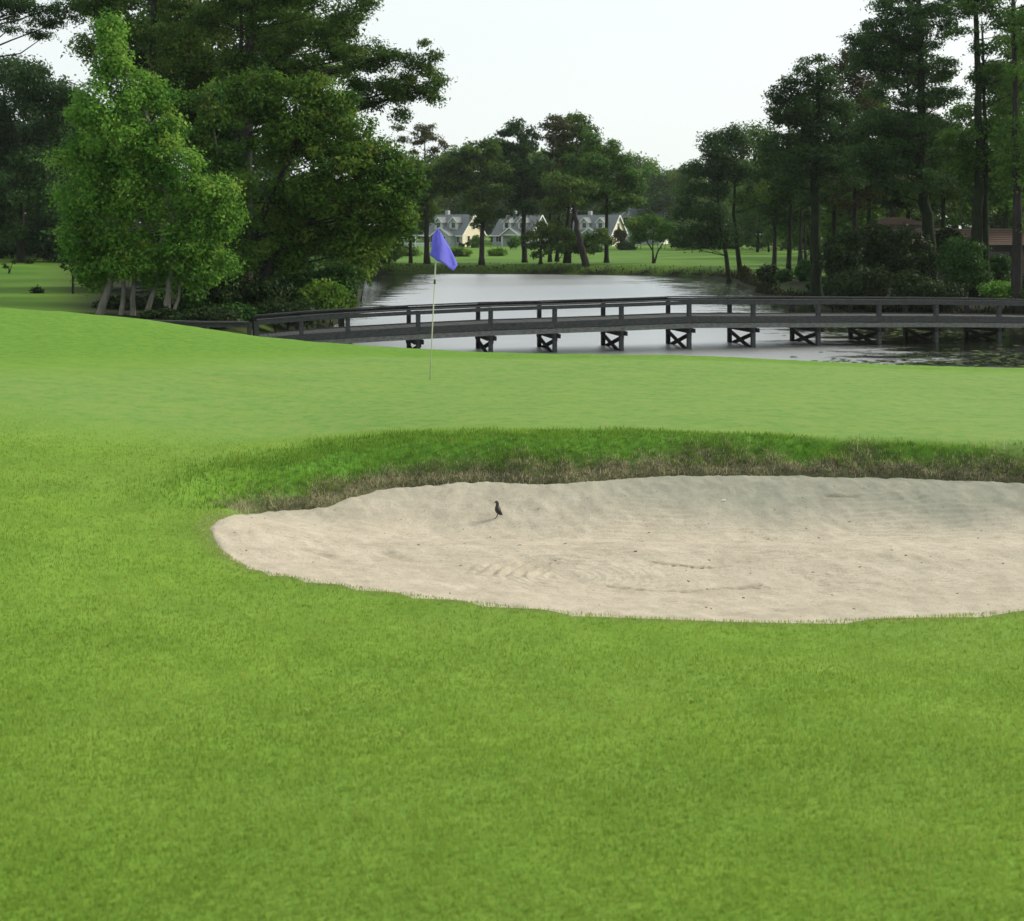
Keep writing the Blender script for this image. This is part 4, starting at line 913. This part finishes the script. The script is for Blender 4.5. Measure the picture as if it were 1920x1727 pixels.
for i in range(len(BP) - 1):
    a, b = BP[i], BP[i + 1]; d = (b - a).normalized()
    j = lambda: rj.uniform(-.008, .008)
    up = Vector((0, 0, 1))
    n = Vector((NX, NY, 0))
    for side in (0, 1):
        o = off * side; s = -1 if side == 0 else 1
        e = d * .004
        bpart('handrail', MB().beam(a + o + e + up * (j() + .02), b + o - e + up * (j() + .02), .20, .045))
        ins = n * (.105 * s)
        bpart('rail_board', MB().beam(a + o + ins + e - up * (.09 + j()), b + o + ins - e - up * (.09 + j()), .04, .14))
        if side == 0:
            bpart('side_board', MB().beam(a + ins + e - up * (DK + .045 + j()), b + ins - e - up * (DK + .045 + j()), .05, .25))
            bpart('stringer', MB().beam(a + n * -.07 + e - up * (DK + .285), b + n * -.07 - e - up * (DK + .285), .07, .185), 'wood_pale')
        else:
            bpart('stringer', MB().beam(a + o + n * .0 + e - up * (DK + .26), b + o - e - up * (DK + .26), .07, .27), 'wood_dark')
            bpart('kerb_board', MB().beam(a + o - n * .12 + e - up * (DK - .045), b + o - n * .12 - e - up * (DK - .045), .07, .05))
# deck planks, one mesh shared by all
pk = MB().box((0, 0, 0), (.135, WD - .14, .045)).mesh('plank'); pk.materials.append(M['wood'])
Ls = [0]; 
for i in range(len(BP) - 1): Ls.append(Ls[-1] + (BP[i + 1] - BP[i]).length)
npk = int(Ls[-1] / .150)
for k in range(npk):
    s = (k + .5) * .150; i = max(t for t in range(len(Ls) - 1) if Ls[t] <= s); t = (s - Ls[i]) / (Ls[i + 1] - Ls[i])
    p = BP[i].lerp(BP[i + 1], t) + off * .5; d = BP[i + 1] - BP[i]
    o = bpy.data.objects.new('plank', pk); COL.objects.link(o); o.parent = br
    o.location = Vector((p.x, p.y, p.z - DK + .01 + rj.uniform(-.006, .006))) - org
    o.rotation_euler = (0, -math.atan2(d.z, math.hypot(d.x, d.y)), math.atan2(DY, DX) + rj.uniform(-.004, .004))
# lower landing rail at the left end
lr = empty('landing_rail', (wx(300, 40.8), 40.8, 1.0), 'low rail leading from the left end of the bridge to the mound', 'fence')
lo_ = Vector(lr.location)
LP = [Vector((wx(px, Yq), Yq, wz(py, Yq))) for px, py, Yq in ((466, 604, 41.6), (385, 604, 41.3), (300, 602, 40.9), (215, 598, 40.6))]
for a, b in zip(LP[:-1], LP[1:]):
    for nm, dz, w_, h_ in (('handrail', 0, .22, .06), ('rail_board', -.11, .05, .15)):
        me = MB().beam(a + Vector((0, 0, dz)), b + Vector((0, 0, dz)), w_, h_).mesh(nm); me.transform(Matrix.Translation(-lo_)); link(nm, me, M['wood'], lr)
for p in LP:
    me = MB().beam((p.x, p.y + .1, float(gz(p.x, p.y)) - .3), (p.x, p.y + .1, p.z - .03), .14, .14, up=(1, 0, 0)).mesh('post'); me.transform(Matrix.Translation(-lo_)); link('post', me, M['wood'], lr)

# ---------------------------------------------------------------- flagstick
fx, fy = wx(806, 16.5), 16.5; fz = float(gz(fx, fy))
fl = empty('flagstick', (fx, fy, fz), 'white flagstick with a drooping blue flag standing on the green', 'flagstick')
def fp(px, py, dy=0.0): return Vector((wx(px, 16.5) - fx, dy, wz(py, 16.5) - fz))
white = simple('flagstick_paint', (.52, .54, .44), .45, .12, 8, .05, 40, .4)
darkp = simple('ferrule', (.03, .03, .035), .5, .2, 8, .05, 40, .4)
top, bot = fp(820.0, 429), fp(806, 712)
def al(t): return bot.lerp(top, t)
MB().tube([al(-.02), al(.40), al(.70), al(.985)], [.0085, .0085, .0105, .0105], 10).build('pole', white, fl, smooth_=True)
MB().tube([al(.635), al(.665)], .0145, 10).build('ferrule', darkp, fl, smooth_=True)
MB().tube([al(.985), al(.995), al(1.003)], [.013, .016, .006], 10).build('pole_cap', white, fl, smooth_=True)
m, n, l = newmat('flag_cloth')
p_ = N(n, 'ShaderNodeBsdfPrincipled'); w_ = N(n, 'ShaderNodeTexNoise', i_Scale=14.0, i_Detail=4.0)
rp = ramp(n, [(.3, (.13, .13, .62)), (.7, (.19, .19, .78))]); l.new(w_.outputs[0], rp.inputs[0]); l.new(rp.outputs[0], p_.inputs['Base Color'])
p_.inputs['Roughness'].default_value = .7
tr_ = N(n, 'ShaderNodeBsdfTranslucent'); tr_.inputs['Color'].default_value = (.36, .34, .90, 1); mx_ = N(n, 'ShaderNodeMixShader'); mx_.inputs[0].default_value = .5
l.new(p_.outputs[0], mx_.inputs[1]); l.new(tr_.outputs[0], mx_.inputs[2]); o_ = N(n, 'ShaderNodeOutputMaterial'); l.new(mx_.outputs[0], o_.inputs[0])
M['flag'] = m
rows = 14
def lerp_poly(P, t):
    s = t * (len(P) - 1); i = min(int(s), len(P) - 2); f = s - i
    return (P[i][0] * (1 - f) + P[i + 1][0] * f, P[i][1] * (1 - f) + P[i + 1][1] * f)
LE = [(819, 429), (812, 441), (810, 453), (810, 465), (806, 478)]
FO = [(820.5, 428), (821, 444), (821, 459), (821.5, 474), (822, 489)]
RE = [(822, 429), (832, 446), (842, 463), (850, 479), (857, 495)]
vs, fs = [], []; nc_ = 11
for i in range(rows):
    t = i / (rows - 1); a, b, c = lerp_poly(LE, t), lerp_poly(FO, t), lerp_poly(RE, t)
    for j in range(nc_):
        if j <= 4:
            u = j / 4; q = (a[0] * (1 - u) + b[0] * u, a[1] * (1 - u) + b[1] * u); dy = -.01 - .17 * u * t + .02 * math.sin(u * 5 + t * 4)
        else:
            u = (j - 4) / 6; q = (b[0] * (1 - u) + c[0] * u, b[1] * (1 - u) + c[1] * u + 9 * t ** 6 * math.sin(u * math.pi) * (.2 + u)); dy = -.03 - .15 * t * (1 - u) + .16 * u * t + .035 * math.sin(u * 7 + t * 3) * t
        vs.append(fp(q[0], q[1], dy))
# the hanging corner
for i in range(rows - 1):
    for j in range(nc_ - 1): fs.append((i * nc_ + j, i * nc_ + j + 1, (i + 1) * nc_ + j + 1, (i + 1) * nc_ + j))
b0 = len(vs); last = (rows - 1) * nc_
vs += [fp(838, 500, -.02), fp(851, 508, -.01), fp(857.5, 497, .06)]
fs += [(last + 7, last + 8, b0 + 1, b0), (last + 8, last + 9, b0 + 2, b0 + 1), (last + 9, last + 10, b0 + 2)]
fm = bpy.data.meshes.new('flag'); fm.from_pydata([tuple(v) for v in vs], [], fs); fm.polygons.foreach_set('use_smooth', [True] * len(fs))
fo = link('flag', fm, M['flag'], fl); sm = fo.modifiers.new('thick', 'SOLIDIFY'); sm.thickness = .003
# the cup
cupx, cupy = fx, fy
# ---------------------------------------------------------------- bird in the sand
bxp, byp = sand_pt(931, 972); bz_ = sandz(bxp, byp); pm = byp / F      # metres per picture pixel there
bd = empty('bird', (bxp, byp, bz_), 'small black bird standing in the sand of the bunker', 'bird')
def bq(dx, dz, dy=0.0): return Vector((dx * pm, dy * pm, dz * pm))
feather = simple('black_feathers', (.018, .016, .016), .55, .5, 90, .2, 120, .5)
spine = [(-2.6, 30.2), (-1.4, 31.0), (0.2, 30.8), (1.4, 29), (1.8, 26.5), (1.6, 24), (1.8, 21), (2.6, 17), (3.8, 13.5), (5.8, 10.5), (8.6, 8.6), (11.6, 7.8)]
rad = [1.1, 2.6, 3.5, 3.5, 3.0, 3.6, 5.0, 6.0, 5.4, 3.8, 2.3, .9]
MB().tube([bq(a, b) for a, b in spine], [q * pm for q in rad], 12).build('body', feather, bd, smooth_=True)
MB().tube([bq(-2.2, 30.2), bq(-4.2, 29.6), bq(-5.8, 28.8)], [.9 * pm, .55 * pm, .1 * pm], 6).build('beak', darkp, bd)
for s in (-1, 1):
    MB().tube([bq(2.0, 22, s * 3.2), bq(4.6, 17.5, s * 4.8), bq(7.4, 13, s * 4.0), bq(10.2, 9.6, s * 1.2)], [1.5 * pm, 2.2 * pm, 1.7 * pm, .3 * pm], 8).build('wing', feather, bd, smooth_=True)
    MB().tube([bq(1.8, 13, s * 1.5), bq(2.2, 7.5, s * 1.6), bq(.4, 4.0, s * 1.5), bq(-2.4, 0.2, s * 1.5)], [1.2 * pm, .75 * pm, .6 * pm, .5 * pm], 6).build('leg', darkp, bd)
    ft = MB()
    for a in (-.5, 0, .5): ft.tube([bq(-2.4, .3, s * 1.5), bq(-5.2, .15, s * 1.5 + a * 3)], [.4 * pm, .2 * pm], 5)
    ft.build('foot', darkp, bd)
    MB().tube([bq(-1.1, 30.6, s * 2.8), bq(-1.1, 30.6, s * 3.2)], [.5 * pm, .3 * pm], 6).build('eye', simple('eye', (.35, .28, .1), .3, .1), bd)
# small pale leaf on the sand
lx, ly = sand_pt(1357, 937); lz = sandz(lx, ly)
lm_ = MB().add([(-.022, 0, .004), (-.008, -.010, .012), (.010, -.012, .014), (.026, .004, .010), (.012, .012, .020), (-.008, .012, .016), (.002, 0, .006)],
               [(0, 1, 6), (1, 2, 6), (2, 3, 6), (3, 4, 6), (4, 5, 6), (5, 0, 6)])
lo2 = lm_.build('fallen_leaf', simple('pale_leaf', (.72, .72, .68), .6, .1), loc=(lx, ly, lz)); tag(lo2, 'small whitish curled leaf lying near the back of the sand', 'leaf')
lo2.modifiers.new('thick', 'SOLIDIFY').thickness = .002
# weeds in the foreground grass
def weed(px, py, label, seed, size):
    x, y = on_land(px, py, 5.0); z = float(gz(x, y)); r = np.random.default_rng(seed); mb = MB()
    for k in range(5):
        a = r.uniform(0, 6.28); L = size * r.uniform(.6, 1); w = size * .12; d = Vector((math.cos(a), math.sin(a), 0)); s = Vector((-d.y, d.x, 0))
        P = [Vector((0, 0, 0)), d * L * .3 + Vector((0, 0, L * .45)), d * L * .7 + Vector((0, 0, L * .6))]
        mb.add([P[0] - s * w * .4, P[0] + s * w * .4, P[1] + s * w, P[1] - s * w, P[2]], [(0, 1, 2, 3), (3, 2, 4)])
    me = mb.mesh('weed'); at = me.attributes.new('var', 'FLOAT', 'POINT'); at.data.foreach_set('value', [.8] * len(me.vertices))
    tag(link('weed', me, M['blade'], loc=(x, y, z)), label, 'weed')
weed(583, 1340, 'broad leaved pale weed in the foreground grass left of centre', 1, .055)
weed(755, 1385, 'two pronged pale weed nearest the front edge of the lawn', 2, .06)
weed(163, 896, 'small pale sprig in the grass left of the bunker', 3, .05)
weed(628, 1322, 'faint small weed right of the broad leaved weed', 4, .04)
weed(202, 1212, 'upright pale blade at the left of the foreground', 5, .05)
weed(1300, 1320, 'small weed low in the grass in front of the bunker', 6, .05)
# ---------------------------------------------------------------- on the pond
gxl, gyl = wx(712, 71.1), 71.1
lg = MB().tube([Vector((-.95, 0, -.01)), Vector((-.5, .03, .01)), Vector((0, 0, .03)), Vector((.18, 0, .075)), Vector((.30, 0, .05)), Vector((.42, .02, .05)), Vector((.56, .03, .10))], [.03, .06, .075, .10, .07, .06, .02], 8).build('floating_log', M['wood_dark'], loc=(gxl, gyl, -.15), smooth_=True)
tag(lg, 'dark knobbly log floating near the left bank just beyond the bridge rail', 'log')
# water lilies: floating leaves in drifts on the right of the pond
r = np.random.default_rng(33); V = []; Fc = []; var = []
cent = [(13.5, 40, 3.4, 1.4), (17, 42, 4, 2.0), (22, 43, 4, 2.0), (17, 54, 2.6, 3), (20, 56, 4, 3), (16.5, 62, 1.8, 6), (15, 74, 1.3, 6), (17.5, 82, 1.5, 5), (18, 100, 1.2, 8), (6, 38.8, 6, .7), (27, 52, 6, 3), (26, 45, 6, 3), (16, 90, 1.5, 5)]
for cx_, cy_, sx_, sy_ in cent:
    for _ in range(150):
        x = cx_ + r.normal() * sx_ * .7; y = cy_ + r.normal() * sy_ * .7
        if float(sdist(POND, x, y)) > -.25 or y < 37.6: continue
        rd = r.uniform(.07, .17); a0 = r.uniform(0, 6.28); b = len(V); tl = r.normal(0, .04, 2); n_ = 9
        V.append((x, y, -.138))
        for k in range(n_):
            a = a0 + k / n_ * 5.9; V.append((x + rd * math.cos(a), y + rd * math.sin(a), -.136 + abs(tl[0] * math.cos(a) * rd * 3) + abs(tl[1] * math.sin(a) * rd * 3)))
        for k in range(n_ - 1): Fc.append((b, b + 1 + k, b + 2 + k))
        var += [np.clip(r.normal(.5, .25), 0, 1)] * (n_ + 1)
M['pad'] = leafmat('lily_pad', (.03, .05, .018), (.13, .17, .07), .1, .25)
tag(link('lily_pads', np_mesh('lily_pads', np.array(V), np.array(Fc), False, {'var': np.array(var)}), M['pad']), 'drifts of floating lily pads under the right half of the bridge', 'water lilies', None, 'stuff')

# ---------------------------------------------------------------- left lawn furniture
px_, D_ = 137, 58
x_ = wx(px_, D_); z_ = float(gz(x_, D_))
pb = empty('marker_post', (x_, D_, z_), 'dark wooden post standing on the left lawn in front of the bright tree', 'post')
MB().box((0, 0, .75), (.09, .09, 1.7)).build('shaft', M['wood_dark'], pb); MB().box((0, 0, 1.62), (.13, .13, .06)).build('post_cap', M['wood_dark'], pb)
wf = simple('white_paint', (.55, .57, .52), .6, .15, 4, .05)
D_ = 98; x_ = wx(155, D_); z_ = float(gz(x_, D_)); rf = empty('white_rail', (x_, D_, z_), 'white horizontal rail at the back of the left lawn', 'fence')
hz_ = wz(488, D_) - z_
MB().box((0, 0, hz_), (wx(174, D_) - wx(136, D_), .05, .10)).build('rail', wf, rf)
for q in (-.8, 0, .8): MB().box((q, .05, hz_ / 2 - .1), (.09, .05, hz_ + .2)).build('post', M['wood_dark'], rf)

# ---------------------------------------------------------------- houses
M['siding'] = simple('grey_siding', (.30, .34, .34), .75, .12, 2, .2, 6, .2, stretch=(.3, .3, 8))
M['cream'] = simple('sunlit_siding', (.62, .56, .42), .75, .10, 2, .2, 6, .2, stretch=(.3, .3, 8))  # siding of the sun-facing gables, warm sunlight put into its colour
M['trim'] = simple('white_trim', (.62, .66, .64), .6, .08, 3, .05)
M['shingle'] = simple('grey_shingles', (.15, .165, .17), .9, .35, 5, .5, 5, .1, stretch=(1, 1, 3))
M['shingle_blue'] = simple('blue_grey_shingles', (.15, .18, .20), .9, .3, 5, .5, 5, .1)
m, n, l = newmat('window_glass'); p_ = N(n, 'ShaderNodeBsdfPrincipled'); p_.inputs['Base Color'].default_value = (.010, .014, .018, 1); p_.inputs['Roughness'].default_value = .12
nn = N(n, 'ShaderNodeTexNoise', i_Scale=1.5); bb = N(n, 'ShaderNodeBump', i_Strength=.1); l.new(nn.outputs[0], bb.inputs['Height']); l.new(bb.outputs[0], p_.inputs['Normal'])
o_ = N(n, 'ShaderNodeOutputMaterial'); l.new(p_.outputs[0], o_.inputs[0]); M['glass'] = m
def gable_roof(x0, x1, y0, y1, ze, zr, th=.22, ov=.35):
    """ridge along x"""
    mb = MB(); ym = (y0 + y1) / 2; sl = (zr - ze) / (ym - y0)
    prof = [(y0 - ov, ze - ov * sl), (ym, zr), (y1 + ov, ze - ov * sl), (y1 + ov, ze - ov * sl - th), (ym, zr - th), (y0 - ov, ze - ov * sl - th)]
    n = 6; vs = [(x0 - ov, a, b) for a, b in prof] + [(x1 + ov, a, b) for a, b in prof]
    return mb.add(vs, [(0, 1, 4, 5), (1, 2, 3, 4), (11, 10, 7, 6), (10, 9, 8, 7)] + [(i, i + n, (i + 1) % n + n, (i + 1) % n) for i in range(n)])
def gable_front(xc, w, yf, yb, ze, zr, th=.18, ov=.3):
    """ridge along y, gable to the front"""
    sl = (zr - ze) / (w / 2)
    prof = [(xc - w / 2 - ov, ze - ov * sl), (xc, zr), (xc + w / 2 + ov, ze - ov * sl), (xc + w / 2 + ov, ze - ov * sl - th), (xc, zr - th), (xc - w / 2 - ov, ze - ov * sl - th)]
    n = 6; vs = [(a, yf - ov, b) for a, b in prof] + [(a, yb, b) for a, b in prof]
    return MB().add(vs, [(0, 1, 4, 5), (1, 2, 3, 4), (11, 10, 7, 6), (10, 9, 8, 7)] + [(i, i + n, (i + 1) % n + n, (i + 1) % n) for i in range(n)])
def window(parent, x, y, z, w, h, face='f', mull=1):
    mb = MB(); t = .09
    f = MB()
    def bx(cx_, cz_, ww, hh, d=.08):
        if face == 'f': f.box((x + cx_, y - d / 2, z + cz_), (ww, d, hh))
        else: f.box((x + d / 2, y + cx_, z + cz_), (d, ww, hh))
    bx(0, h / 2 + t / 2, w + 2 * t, t); bx(0, -h / 2 - t / 2, w + 2 * t, t); bx(-w / 2 - t / 2, 0, t, h); bx(w / 2 + t / 2, 0, t, h)
    for k in range(1, mull + 1): bx(-w / 2 + w * k / (mull + 1), 0, .06, h, .06)
    fr = f.build('window', M['trim'], parent)
    g = MB()
    if face == 'f': g.box((x, y - .015, z), (w, .03, h))
    else: g.box((x + .015, y, z), (.03, w, h))
    g.build('pane', M['glass'], fr)
def house(label, px, D, rz, wall2='cream', cat_group='grey roofed houses across the pond', scale=1.0, porch_open=False, seed=0):
    """origin at the near right corner of the front; front faces -y, ridge along x"""
    x = wx(px, D); z = float(gz(x, D))
    h = empty('house', (x, D, z - .1), label, 'house', cat_group, R(rz)); h.scale = (scale,) * 3
    Wd, Dp, ze, zr = 9.4, 7.6, 2.75, 6.6
    MB().add([(-Wd, 0, 0), (0, 0, 0), (0, Dp, 0), (-Wd, Dp, 0), (-Wd, 0, ze), (0, 0, ze), (0, Dp, ze), (-Wd, Dp, ze)], [(0, 1, 5, 4), (2, 3, 7, 6), (0, 4, 7, 3), (0, 3, 2, 1)]).build('wall', M['siding'], h)
    MB().add([(0, .002, 0), (0, Dp - .002, 0), (0, Dp - .002, ze), (0, Dp / 2, zr - .2), (0, .002, ze)], [(0, 1, 2, 3, 4)]).build('gable_wall', M[wall2], h)
    MB().add([(-Wd, .002, ze), (-Wd, Dp - .002, ze), (-Wd, Dp / 2, zr - .2)], [(0, 1, 2)]).build('gable_wall', M['siding'], h)
    gable_roof(-Wd, 0, 0, Dp, ze, zr).build('roof', M['shingle'], h)
    tr = MB()
    sl = (zr - ze) / (Dp / 2)
    for s in (0, 1):
        y0_, y1_ = (-.35, Dp / 2) if s == 0 else (Dp + .35, Dp / 2)
        tr.beam((.37, y0_, ze - .35 * sl - .12), (.37, y1_, zr - .14), .05, .28)
    tr.box((-Wd / 2, -.37, ze - .35 * sl - .15), (Wd + .7, .05, .24)); tr.build('trim', M['trim'], h)
    # porch with a front gable
    pc, pw, pd = -3.9, 4.2, 1.9
    if porch_open:
        for q in (-pw / 2 + .12, pw / 2 - .12): MB().box((pc + q, -pd + .12, 1.25), (.20, .20, 2.5)).build('porch_post', M['trim'], h)
        MB().box((pc, -pd + .12, 2.42), (pw, .16, .22)).build('porch_beam', M['trim'], h)
        MB().box((pc, -pd / 2, .06), (pw, pd, .12)).build('porch_floor', M['siding'], h)
    else:
        MB().box((pc, -pd / 2 - .01, 1.25), (pw, pd, 2.5)).build('porch_wall', M['siding'], h)
    MB().prism([(pc - pw / 2, 2.502), (pc + pw / 2, 2.502), (pc, 3.75)], -pd + .05, -.05).build('porch_gable', M['siding'], h)
    gable_front(pc, pw, -pd, 1.4, 2.52, 3.95).build('porch_roof', M['shingle'], h)
    t2 = MB(); sl2 = (3.95 - 2.52) / (pw / 2)
    for s in (-1, 1): t2.beam((pc + s * (pw / 2 + .3), -pd - .33, 2.52 - .3 * sl2 - .06), (pc, -pd - .33, 3.88), .05, .22)
    t2.build('porch_trim', M['trim'], h)
    yw = -.03 if porch_open else -pd - .02
    window(h, pc + .35, yw, 1.15, 1.7, 2.0, 'f', 1)
    window(h, -1.0, -.02, 1.55, .8, 1.3); window(h, -7.9, -.02, 1.55, 1.3, 1.2)
    # dormers
    for dx_ in (-6.3, -2.6):
        MB().box((dx_, 1.8, 4.35), (1.7, 2.4, 1.7)).build('dormer', M['siding'], h)
        MB().prism([(dx_ - .85, 5.202), (dx_ + .85, 5.202), (dx_, 5.9)], .62, 2.6).build('dormer_gable', M['siding'], h)
        gable_front(dx_, 1.7, .6, 3.3, 5.2, 6.05, .12, .28).build('dormer_roof', M['shingle'], h)
        t3 = MB()
        for s in (-1, 1): t3.beam((dx_ + s * 1.13, .29, 4.85), (dx_, .29, 6.0), .05, .16)
        for s in (-1, 1): t3.box((dx_ + s * .82, .57, 4.35), (.12, .06, 1.7))
        t3.build('dormer_trim', M['trim'], h)
        window(h, dx_, .59, 4.4, .95, 1.1, 'f', 0)
    # gable windows
    window(h, .002, 2.1, 1.5, .8, 1.5, 's', 0); window(h, .002, Dp / 2, 4.2, .9, 1.2, 's', 0)
    MB().box((-6.8, Dp / 2 + .6, zr + .2), (.7, .7, 1.3)).build('chimney', M['siding'], h)
    return h
house('grey cottage with two dormers and a sunlit-coloured gable directly behind the flag', 867, 232, -33, seed=1)
house('grey cottage with an open columned porch between the first two pine trunks', 996, 238, -33, 'siding', porch_open=True, seed=2)
house('grey cottage with a sunlit-coloured gable half hidden by the clustered pine trunks', 1145, 240, -30, seed=3)
hb = house('cottage with a wide blue grey roof right of the gable, nearly hidden by garden trees', 1236, 262, -20, 'trim', seed=4, scale=1.25)
for c in hb.children:
    if c.name.startswith('roof'): c.data.materials.clear(); c.data.materials.append(M['shingle_blue'])
hc = house('pale house glimpsed between the trunks at the back of the right lawn', 1490, 275, -10, 'trim', seed=5)
# pale garden screen and pergola beside the first cottage
x_ = wx(780, 228); z_ = float(gz(x_, 228)); pg = empty('garden_screen', (x_, 228, z_), 'pale low pergola with a white fence left of the first cottage', 'pergola')
MB().box((0, 0, 2.25), (4.6, 2.4, .22)).build('pergola_roof', M['trim'], pg)
for q in (-2.1, 0, 2.1): MB().box((q, -1.0, 1.07), (.16, .16, 2.14)).build('post', M['trim'], pg)
for k in range(22): MB().box((-2.6 + k * .25, -1.6, .45), (.16, .04, .9)).build('picket', M['trim'], pg)
MB().box((0, -1.56, .7), (5.4, .04, .1)).build('fence_rail', M['trim'], pg)
# brown roofed house on the right
D_ = 82; x_ = wx(1756, D_); z_ = float(gz(x_, D_)); H = empty('house', (x_, D_, z_), 'low house with a brown tiled roof half hidden by trees at the right edge', 'house')
M['brown_tile'] = simple('brown_tiles', (.075, .050, .038), .9, .45, 9, .6, 9, .15)
M['brown_wall'] = simple('dark_wall', (.10, .085, .07), .85, .3, 3, .2)  # dark brown wall colour, mottled at random
eave = wz(459, D_) - z_; rdg = wz(428, D_) - z_
MB().add([(.6, 1.2, 0), (12, 1.2, 0), (12, 9, 0), (.6, 9, 0), (.6, 1.2, eave), (12, 1.2, eave), (12, 9, eave), (.6, 9, eave)], [(0, 1, 5, 4), (1, 2, 6, 5), (2, 3, 7, 6), (3, 0, 4, 7)]).build('wall', M['brown_wall'], H)
roof = empty('roof_frame', (0, 0, 0), None, None) if False else None
rf_ = MB().add([(0, .5, eave), (12.5, .5, eave), (12.5, 5, rdg), (0, 5, rdg), (0, 9.5, eave), (12.5, 9.5, eave), (0, .5, eave - .2), (12.5, .5, eave - .2), (12.5, 9.5, eave - .2), (0, 9.5, eave - .2)],
               [(0, 1, 2, 3), (3, 2, 5, 4), (0, 3, 4), (1, 5, 2), (6, 7, 1, 0), (8, 9, 4, 5), (6, 0, 4, 9), (7, 8, 5, 1), (6, 9, 8, 7)]).build('roof', M['brown_tile'], H)
nt_ = MB()   # tile courses proud of the roof
L_ = math.hypot(4.5, rdg - eave)
for k in range(9):
    t0 = k / 9; a = Vector((0, .5 + 4.5 * t0, eave + (rdg - eave) * t0 + .03)); b = Vector((12.5, a.y, a.z)); nt_.beam(a, b, .34, .035, up=(0, -(rdg - eave), 4.5))
nt_.build('tile_courses', M['brown_tile'], rf_)
MB().box((6.2, .40, eave - .12), (12.6, .10, .24)).build('gutter', M['wood_dark'], H)
MB().box((4.6, 1.12, 1.1), (1.9, .10, 2.2)).build('door', M['glass'], H)
for q in (.8, 3.4, 5.9, 8.5): MB().box((q, .8, eave / 2), (.22, .22, eave)).build('porch_post', simple('grey_post', (.22, .23, .22)), H)
# second, higher roof to the left of it
zt = wz(407, D_ + 8) - z_; zb_ = wz(421, D_ + 8) - z_
MB().add([(-1.2, 8, zb_), (2.6, 8, zb_), (1.0, 10, zt), (-.4, 10, zt), (2.6, 12, zb_), (-1.2, 12, zb_)], [(0, 1, 2, 3), (1, 4, 2), (4, 5, 3, 2), (5, 0, 3), (0, 5, 4, 1)]).build('upper_roof', M['brown_tile'], H)
MB().box((.7, 10, zb_ / 2), (3.0, 3.4, zb_)).build('upper_wall', M['brown_wall'], H)
# ---------------------------------------------------------------- summer haze
m, n, l = newmat('haze'); pv = N(n, 'ShaderNodeVolumePrincipled'); pv.inputs['Color'].default_value = (.82, .90, .92, 1); pv.inputs['Density'].default_value = .00013
pv.inputs['Anisotropy'].default_value = .2
o_ = N(n, 'ShaderNodeOutputMaterial'); l.new(pv.outputs[0], o_.inputs['Volume'])
hm = MB().box((0, 700, 22), (4200, 1720, 50)).build('haze', m)
tag(hm, 'thin pale summer haze in the air over the pond and lawns', 'haze', None, 'stuff')
